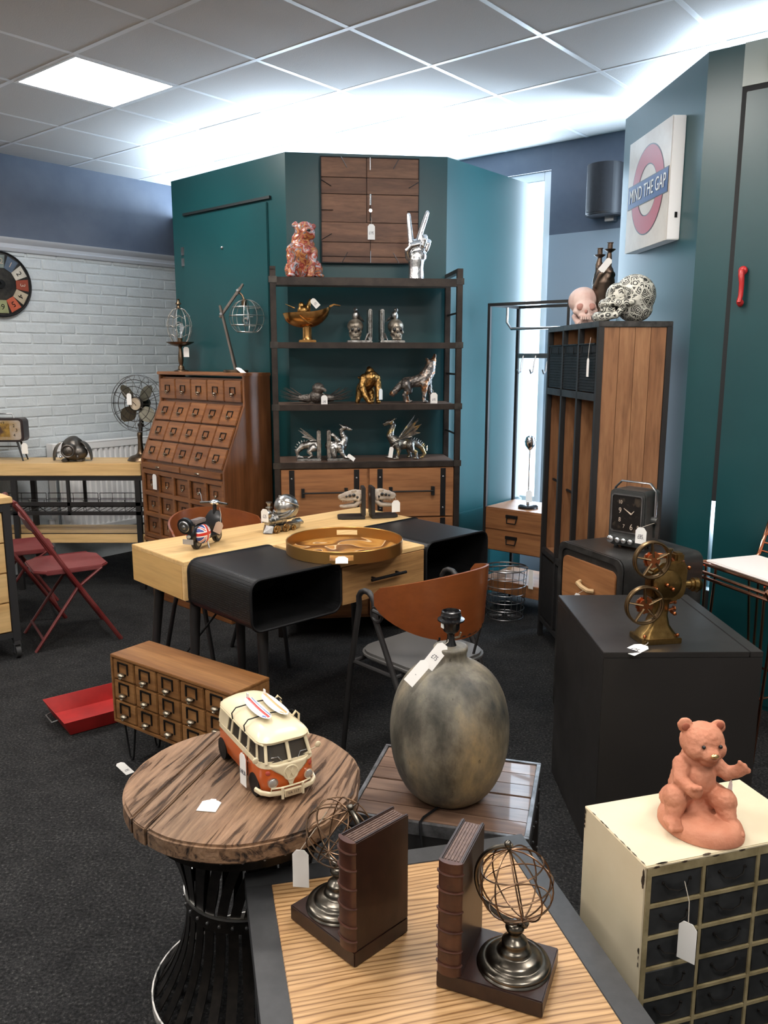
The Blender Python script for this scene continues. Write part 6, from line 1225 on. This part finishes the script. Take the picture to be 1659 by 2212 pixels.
obj('tray_base', MB().lathe([(.001, 0), (rT-.004, 0), (rT-.004, .004), (.001, .004)], 64), M_tg, ty)
obj('print_disc', MB().lathe([(.001, .004), (rT-.005, .004), (rT-.005, .0055), (.001, .0055)], 64), tex_agate(), ty)
# rim built in arcs, with a real slot at each handle
def rim(a0, a1, z0_, z1_, n):
    pts = [R(a0+(a1-a0)*k/n) for k in range(n+1)]; m = MB(); m.loft([[((rT-.004)*math.cos(a), (rT-.004)*math.sin(a), z0_), (rT*math.cos(a), rT*math.sin(a), z0_), (rT*math.cos(a), rT*math.sin(a), z1_), ((rT-.004)*math.cos(a), (rT-.004)*math.sin(a), z1_)] for a in pts]); return m
hA = (-133, 47); hwd = 11
m = rim(hA[0]+hwd, hA[1]-hwd, 0, hT, 40); r2_ = rim(hA[1]+hwd, hA[0]+360-hwd, 0, hT, 40); m.add(r2_.v, r2_.f)
for c_ in hA:
    for z0_, z1_ in ((0, .015), (.038, hT)): q = rim(c_-hwd, c_+hwd, z0_, z1_, 8); m.add(q.v, q.f)
obj('rim', m, M_tg, ty); obj('rim_bead', MB().ring((0, 0, hT), rT-.002, .003, 72, 6), M_tg, ty)
tagcard(ty, (rT*math.cos(R(-133))*.94, rT*math.sin(R(-133))*.94, .030), (R(-70), 0, R(-40)), .05, .05, None, (rT*math.cos(R(-128)), rT*math.sin(R(-128)), hT))

# ---------------------------------------------------------------- lamps on the apothecary cabinet
CO = Vector((-1.608, 5.364, 0)); CX = Vector((.731, -.682, 0)); CY = Vector((.682, .731, 0)); ctop = 1.515
p = CO+CX*.127+CY*.26; p.z = ctop; t = thing('cage_table_lamp', 'small bronze table lamp with a tulip-shaped wire cage over its bulb', 'lamp', p, 0); M_ab = mat('antique_bronze_lamp', (.20, .135, .085), .35, 1.0, col2=(.10, .07, .045), vs=20); M_cage = mat('pale_wire', (.42, .40, .37), .35, .9)
obj('stem', MB().lathe(smooth_prof([(.001, 0), (.045, 0), (.045, .006), (.022, .014), (.020, .030), (.012, .040), (.015, .055), (.018, .085), (.014, .12), (.010, .15), (.016, .165), (.001, .17)]), 24), M_ab, t)
obj('saucer', MB().lathe([(.001, .160), (.03, .162), (.060, .172), (.088, .186), (.090, .190), (.060, .180), (.001, .172)], 32), M_ab, t)
obj('bulb_holder', MB().cyl((0, 0, .17), (0, 0, .215), .017, 14), M_ab, t); obj('bulb', MB().lathe([(.001, .215), (.012, .215), (.014, .23), (.026, .26), (.030, .285), (.022, .31), (.001, .322)], 20), K['glass'], t)
cp_ = [(.045, .186), (.062, .215), (.078, .26), (.080, .31), (.066, .36), (.038, .395), (.012, .405)]
for k in range(8): a = 2*PI*k/8; obj('cage_rib', MB().tube([(r_*math.cos(a), r_*math.sin(a), z) for r_, z in cp_], .0022, 5), M_cage, t)
for r_, z in ((.068, .23), (.081, .29), (.070, .35)): obj('cage_ring', MB().tube([(r_*math.cos(2*PI*i/32), r_*math.sin(2*PI*i/32), z+.007*math.sin(8*PI*i/16)) for i in range(32)], .0018, 5, True), M_cage, t)
obj('finial', MB().lathe([(.012, .400), (.016, .408), (.010, .416), (.008, .425), (.019, .430), (.019, .434), (.010, .445), (.007, .458), (.009, .462), (.001, .466)], 18), M_ab, t)
tagcard(t, (.045, -.03, .158), (0, 0, 0), .036, .065)
p = CO+CX*.745+CY*.24; p.z = ctop; t = thing('jointed_arm_lamp', 'grey wooden jointed arm desk lamp with a round wire cage shade', 'lamp', p, 0); M_gw = wood('grey_timber', (.085, .068, .055), (.17, .14, .12), 2, 14, .6)
obj('base', MB().lathe([(.001, 0), (.075, 0), (.075, .012), (.070, .016), (.001, .016)], 28), M_ab, t)
def strut(p0, p1, w_, h_, m_=M_gw):
    p0, p1 = Vector(p0), Vector(p1); d_ = p1-p0; m = MB(); m.T = Matrix.Translation(p0) @ d_.to_track_quat('Z', 'Y').to_matrix().to_4x4(); m.b2((-w_/2, -h_/2, 0), (w_/2, h_/2, d_.length)); return m
obj('lower_arm', strut((.0, .012, .014), (-.080, .012, .375), .030, .014), M_gw, t, .002); obj('lower_arm', strut((.0, -.014, .014), (-.080, -.014, .395), .026, .012), M_gw, t, .002)
obj('upper_arm', strut((-.085, 0, .325), (.045, 0, .500), .030, .014), M_gw, t, .002); obj('wing_nut', MB().cyl((-.074, -.03, .345), (-.074, .03, .345), .008, 10).cyl((.030, -.03, .482), (.030, .03, .482), .008, 10), K['steel'], t)
obj('head_arm', strut((.020, -.012, .455), (.062, -.012, .520), .022, .012), M_gw, t, .002); obj('hanger', MB().tube([(.030, 0, .475), (.052, 0, .455), (.062, 0, .430)], .006, 8).cyl((.062, 0, .395), (.062, 0, .432), .016, 14), M_ab, t)
cc_ = (.076, 0, .325)
obj('bulb', MB().lathe([(.001, .07), (.012, .07), (.015, .05), (.022, .02), (.020, -.03), (.012, -.045), (.001, -.05)], 18, (.066, 0, .330)), K['glass'], t)
for k in range(4):
    a = PI*k/4; obj('cage_rib', MB().tube([(cc_[0]+.104*math.cos(R(b_))*math.cos(a), .104*math.cos(R(b_))*math.sin(a), cc_[2]+.104*math.sin(R(b_))) for b_ in range(-55, 236, 12)], .0022, 5), M_cage, t)
for z in (.060, .010, -.045, -.085): obj('cage_ring', MB().ring((cc_[0], 0, cc_[2]+z), math.sqrt(.104**2-z*z), .0024, 36, 5), M_cage, t)
tagcard(t, (.022, -.07, .030), (R(-62), 0, R(48)), .040, .080)

# ---------------------------------------------------------------- things on the console bench and the wall clock
M_fan = mat('khaki_blade', (.095, .090, .065), .4, .5, col2=(.13, .12, .09), vs=12)
t = thing('desk_fan', 'vintage desk fan with olive blades, wire guard and a clock in its hub', 'fan', (-1.705, 5.70, ZT+.001), R(-14))
obj('base', MB().lathe(smooth_prof([(.001, 0), (.085, 0), (.088, .010), (.070, .030), (.030, .045), (.020, .08), (.016, .14), (.018, .19), (.001, .20)]), 28), M_ab, t)
fz = .395; obj('neck', MB().cyl((0, .01, .18), (0, .02, .26), .014, 12).cyl((0, .02, .235), (0, .02, .255), .022, 12).cyl((0, .03, .26), (0, .04, fz), .016, 12), K['gun'], t); obj('motor', MB().at((0, .05, fz), (PI/2, 0, 0)).lathe([(.001, -.07), (.03, -.068), (.045, -.04), (.048, .0), (.044, .03), (.001, .03)], 24), K['gun'], t)
for k in range(4):
    a = R(45+90*k); lo = []
    for q in range(9):
        f = q/8; r_ = .05+.118*f; w_ = .052*math.sin(PI*(.18+.74*f)); tw = R(24); ra = Vector((math.cos(a), 0, math.sin(a))); ta = Vector((-math.sin(a), 0, math.cos(a))); c_ = ra*r_+Vector((0, -.012, fz)); e1 = ta*math.cos(tw)+Vector((0, math.sin(tw), 0)); e2 = Vector((0, .0015, 0))
        lo.append([c_-e1*w_-e2, c_+e1*w_-e2, c_+e1*w_+e2, c_-e1*w_+e2])
    obj('blade', MB().loft(lo), M_fan, t)
obj('hub_clock_case', MB().at((0, -.028, fz), (PI/2, 0, 0)).lathe([(.001, -.02), (.048, -.02), (.050, .0), (.050, .014), (.044, .016), (.042, .010), (.001, .010)], 28), K['gun'], t); ck = obj('clock_face', MB().at((0, -.038, fz), (PI/2, 0, 0)).lathe([(.001, 0), (.042, 0), (.042, .001), (.001, .0012)], 28), mat('aged_clock_paper', (.50, .42, .32), .6, col2=(.38, .30, .21), vs=30), t)
obj('clock_hand', MB().cyl((0, -.041, fz), (-.018, -.041, fz+.014), .0015, 5).cyl((0, -.041, fz), (.008, -.041, fz-.012), .0018, 5), M_bake, ck)
for r_, y in ((.195, -.020), (.195, .02), (.165, -.045), (.12, -.055), (.07, -.058)): obj('guard_ring', MB().ring((0, y, fz), r_, .0026, 40, 5, 'y'), K['steel'] if r_ > .19 else K['gun'], t)
for k in range(16):
    a = 2*PI*k/16; ca, sa = math.cos(a), math.sin(a); obj('guard_wire', MB().tube([(ca*.055, -.060, fz+sa*.055), (ca*.12, -.055, fz+sa*.12), (ca*.165, -.045, fz+sa*.165), (ca*.195, -.018, fz+sa*.195), (ca*.195, .02, fz+sa*.195), (ca*.15, .055, fz+sa*.15), (ca*.05, .065, fz+sa*.05)], .0016, 4), K['gun'], t)
tagcard(t, (-.030, -.062, fz+.072), (0, 0, 0), .036, .078, None, (-.022, -.058, fz+.09))
t = thing('beetle_figure', 'dark metal beetle-shaped figure with domed back and two lifted wing covers', 'figurine', (-2.165, 5.66, ZT+.001), R(8)); M_bt = mat('dark_worn_metal', (.075, .068, .060), .38, .8, col2=(.14, .125, .11), vs=14)
blob('shell', [(E_, (0, .02, .085), (.080, .09, .085)), (E_, (0, .03, .155), (.035, .05, .018)), (E_, (.02, -.02, .06), (.085, .06, .055)), (E_, (-.01, -.062, .075), (.052, .030, .052))], M_bt, t, .005, 3)
obj('face_ring', MB().ring((-.012, -.092, .078), .040, .008, 28, 8, 'y'), M_bt, t); obj('face', MB().at((-.012, -.088, .078), (PI/2, 0, 0)).lathe([(.001, 0), (.036, 0), (.030, .010), (.018, .016), (.001, .018)], 24).sph((.012, .006, .012), .007, 8, 6).sph((-.012, .006, .012), .007, 8, 6), M_bt, t)
for s_ in (-1, 1):
    lo = []
    for q in range(9):
        f = q/8; x = s_*(.060+.062*math.sin(f*PI*.5)); z = .135-.128*f**1.6; w_ = .045*math.sin(PI*(.2+.65*f)); lo.append([(x, -.01-w_, z), (x+s_*.006, -.01-w_, z+.003), (x+s_*.006, -.01+w_, z+.003), (x, -.01+w_, z)])
    obj('wing_cover', MB().loft(lo), M_bt, t); obj('foot', MB().b2((s_*.05-.02, -.05, 0), (s_*.05+.02, .05, .02)), M_bt, t, .005)
    obj('lamp', MB().sph((s_*.055-.01, -.075, .035), (.012, .008, .014), 10, 8), K['chrome'] if s_ < 0 else M_bt, t)
t = thing('television_clock', 'small dark television-shaped clock on splayed legs at the end of the console bench', 'clock', (-2.635, 5.70, ZT+.001), R(3)); bw_ = .135
m = MB(); m.T = Matrix.Translation((0, 0, .215)) @ Matrix.Rotation(PI/2, 4, 'X'); m.prism(rrect(2*bw_, .165, .030), -.06, .05); obj('case', m, mat('dark_brown_case', (.030, .020, .020), .3), t, .006)
m = MB(); m.T = Matrix.Translation((0, -.052, .215)) @ Matrix.Rotation(PI/2, 4, 'X'); m.prism(rrect(2*bw_-.03, .135, .02), 0, .003); dl = obj('dial', m, mat('pale_dial', (.42, .37, .33), .4, col2=(.30, .19, .06), vs=9), t)
for s2, x, z in (('2', .075, .245), ('3', .092, .215), ('4', .075, .18), ('12', 0, .262), ('9', -.092, .215)): text(s2, .028, M_bake, dl, (x, -.0565, z), (PI/2, 0, 0), (1, 1, 1), 'numeral', .0003)
obj('inner_dial', MB().b2((-.05, -.0572, .17), (.045, -.0555, .26)), mat('amber_face', (.45, .27, .04), .4, col2=(.06, .03, .02), vs=20), dl)
obj('carry_handle', MB().tube([(-.06, 0, .297), (-.05, 0, .325), (.05, 0, .325), (.06, 0, .297)], .005, 6), K['steel'], t)
for x in (-.08, .08):
    for y in (-.03, .03): obj('leg', MB().cyl((x, y, .135), (x*1.45, y*1.5, 0), .008, 8, .005), M_bake, t)
obj('leg_bar', MB().cyl((-.085, -.03, .10), (.085, -.03, .10), .005, 6), M_bake, t); tagcard(t, (.135, -.05, .125), (0, 0, 0), .042, .075, None, (.12, -.05, .14))
ck_ = G(-.02, JL)-GJ*.025; ck_.z = 2.115; t = thing('plate_wall_clock', 'round black wall clock with coloured number plates on the white brick wall', 'clock', ck_, GYAW); rW = .225
obj('disc', MB().at((0, 0, 0), (PI/2, 0, 0)).lathe([(.001, 0), (rW, 0), (rW, .012), (.001, .012)], 48), K['gun'], t); obj('rim', MB().ring((0, -.012, 0), rW-.004, .007, 56, 8, 'y'), K['black'], t)
PC = [(.10, .14, .20), (.62, .58, .50), (.30, .06, .03), (.52, .44, .32), (.55, .12, .06), (.30, .32, .16), (.60, .56, .50), (.12, .20, .28), (.45, .30, .10), (.55, .50, .42), (.40, .08, .05), (.20, .24, .22)]
for k in range(12):
    a = PI/2-2*PI*(k+1)/12; ca, sa = math.cos(a), math.sin(a); m = MB(); m.T = Matrix.Translation((ca*.155, -.014, sa*.155)) @ Matrix.Rotation(-a+PI/2, 4, 'Y') @ Matrix.Rotation(PI/2, 4, 'X'); m.prism([(-.030, -.045), (.030, -.045), (.042, .045), (-.042, .045)], 0, .004)
    pl_ = obj('number_plate', m, mat('plate_paint', PC[k], .45, col2=tuple(v*.7 for v in PC[k]), vs=20), t, .001); text(str(k+1), .055, M_bake if sum(PC[k]) > .7 else M_num, pl_, (ca*.155, -.0195, sa*.155), (PI/2, -a+PI/2, 0), (1, 1, 1), 'numeral', .0004)
obj('centre_boss', MB().at((0, -.012, 0), (PI/2, 0, 0)).lathe([(.001, 0), (.03, 0), (.03, .01), (.001, .012)], 24), K['black'], t)
obj('clock_hand', MB().tube([(0, -.026, 0), (-.05, -.026, .08)], [.006, .002], 6, flat=.4).tube([(0, -.027, 0), (-.13, -.027, .02)], [.005, .002], 6, flat=.4), K['black'], t)
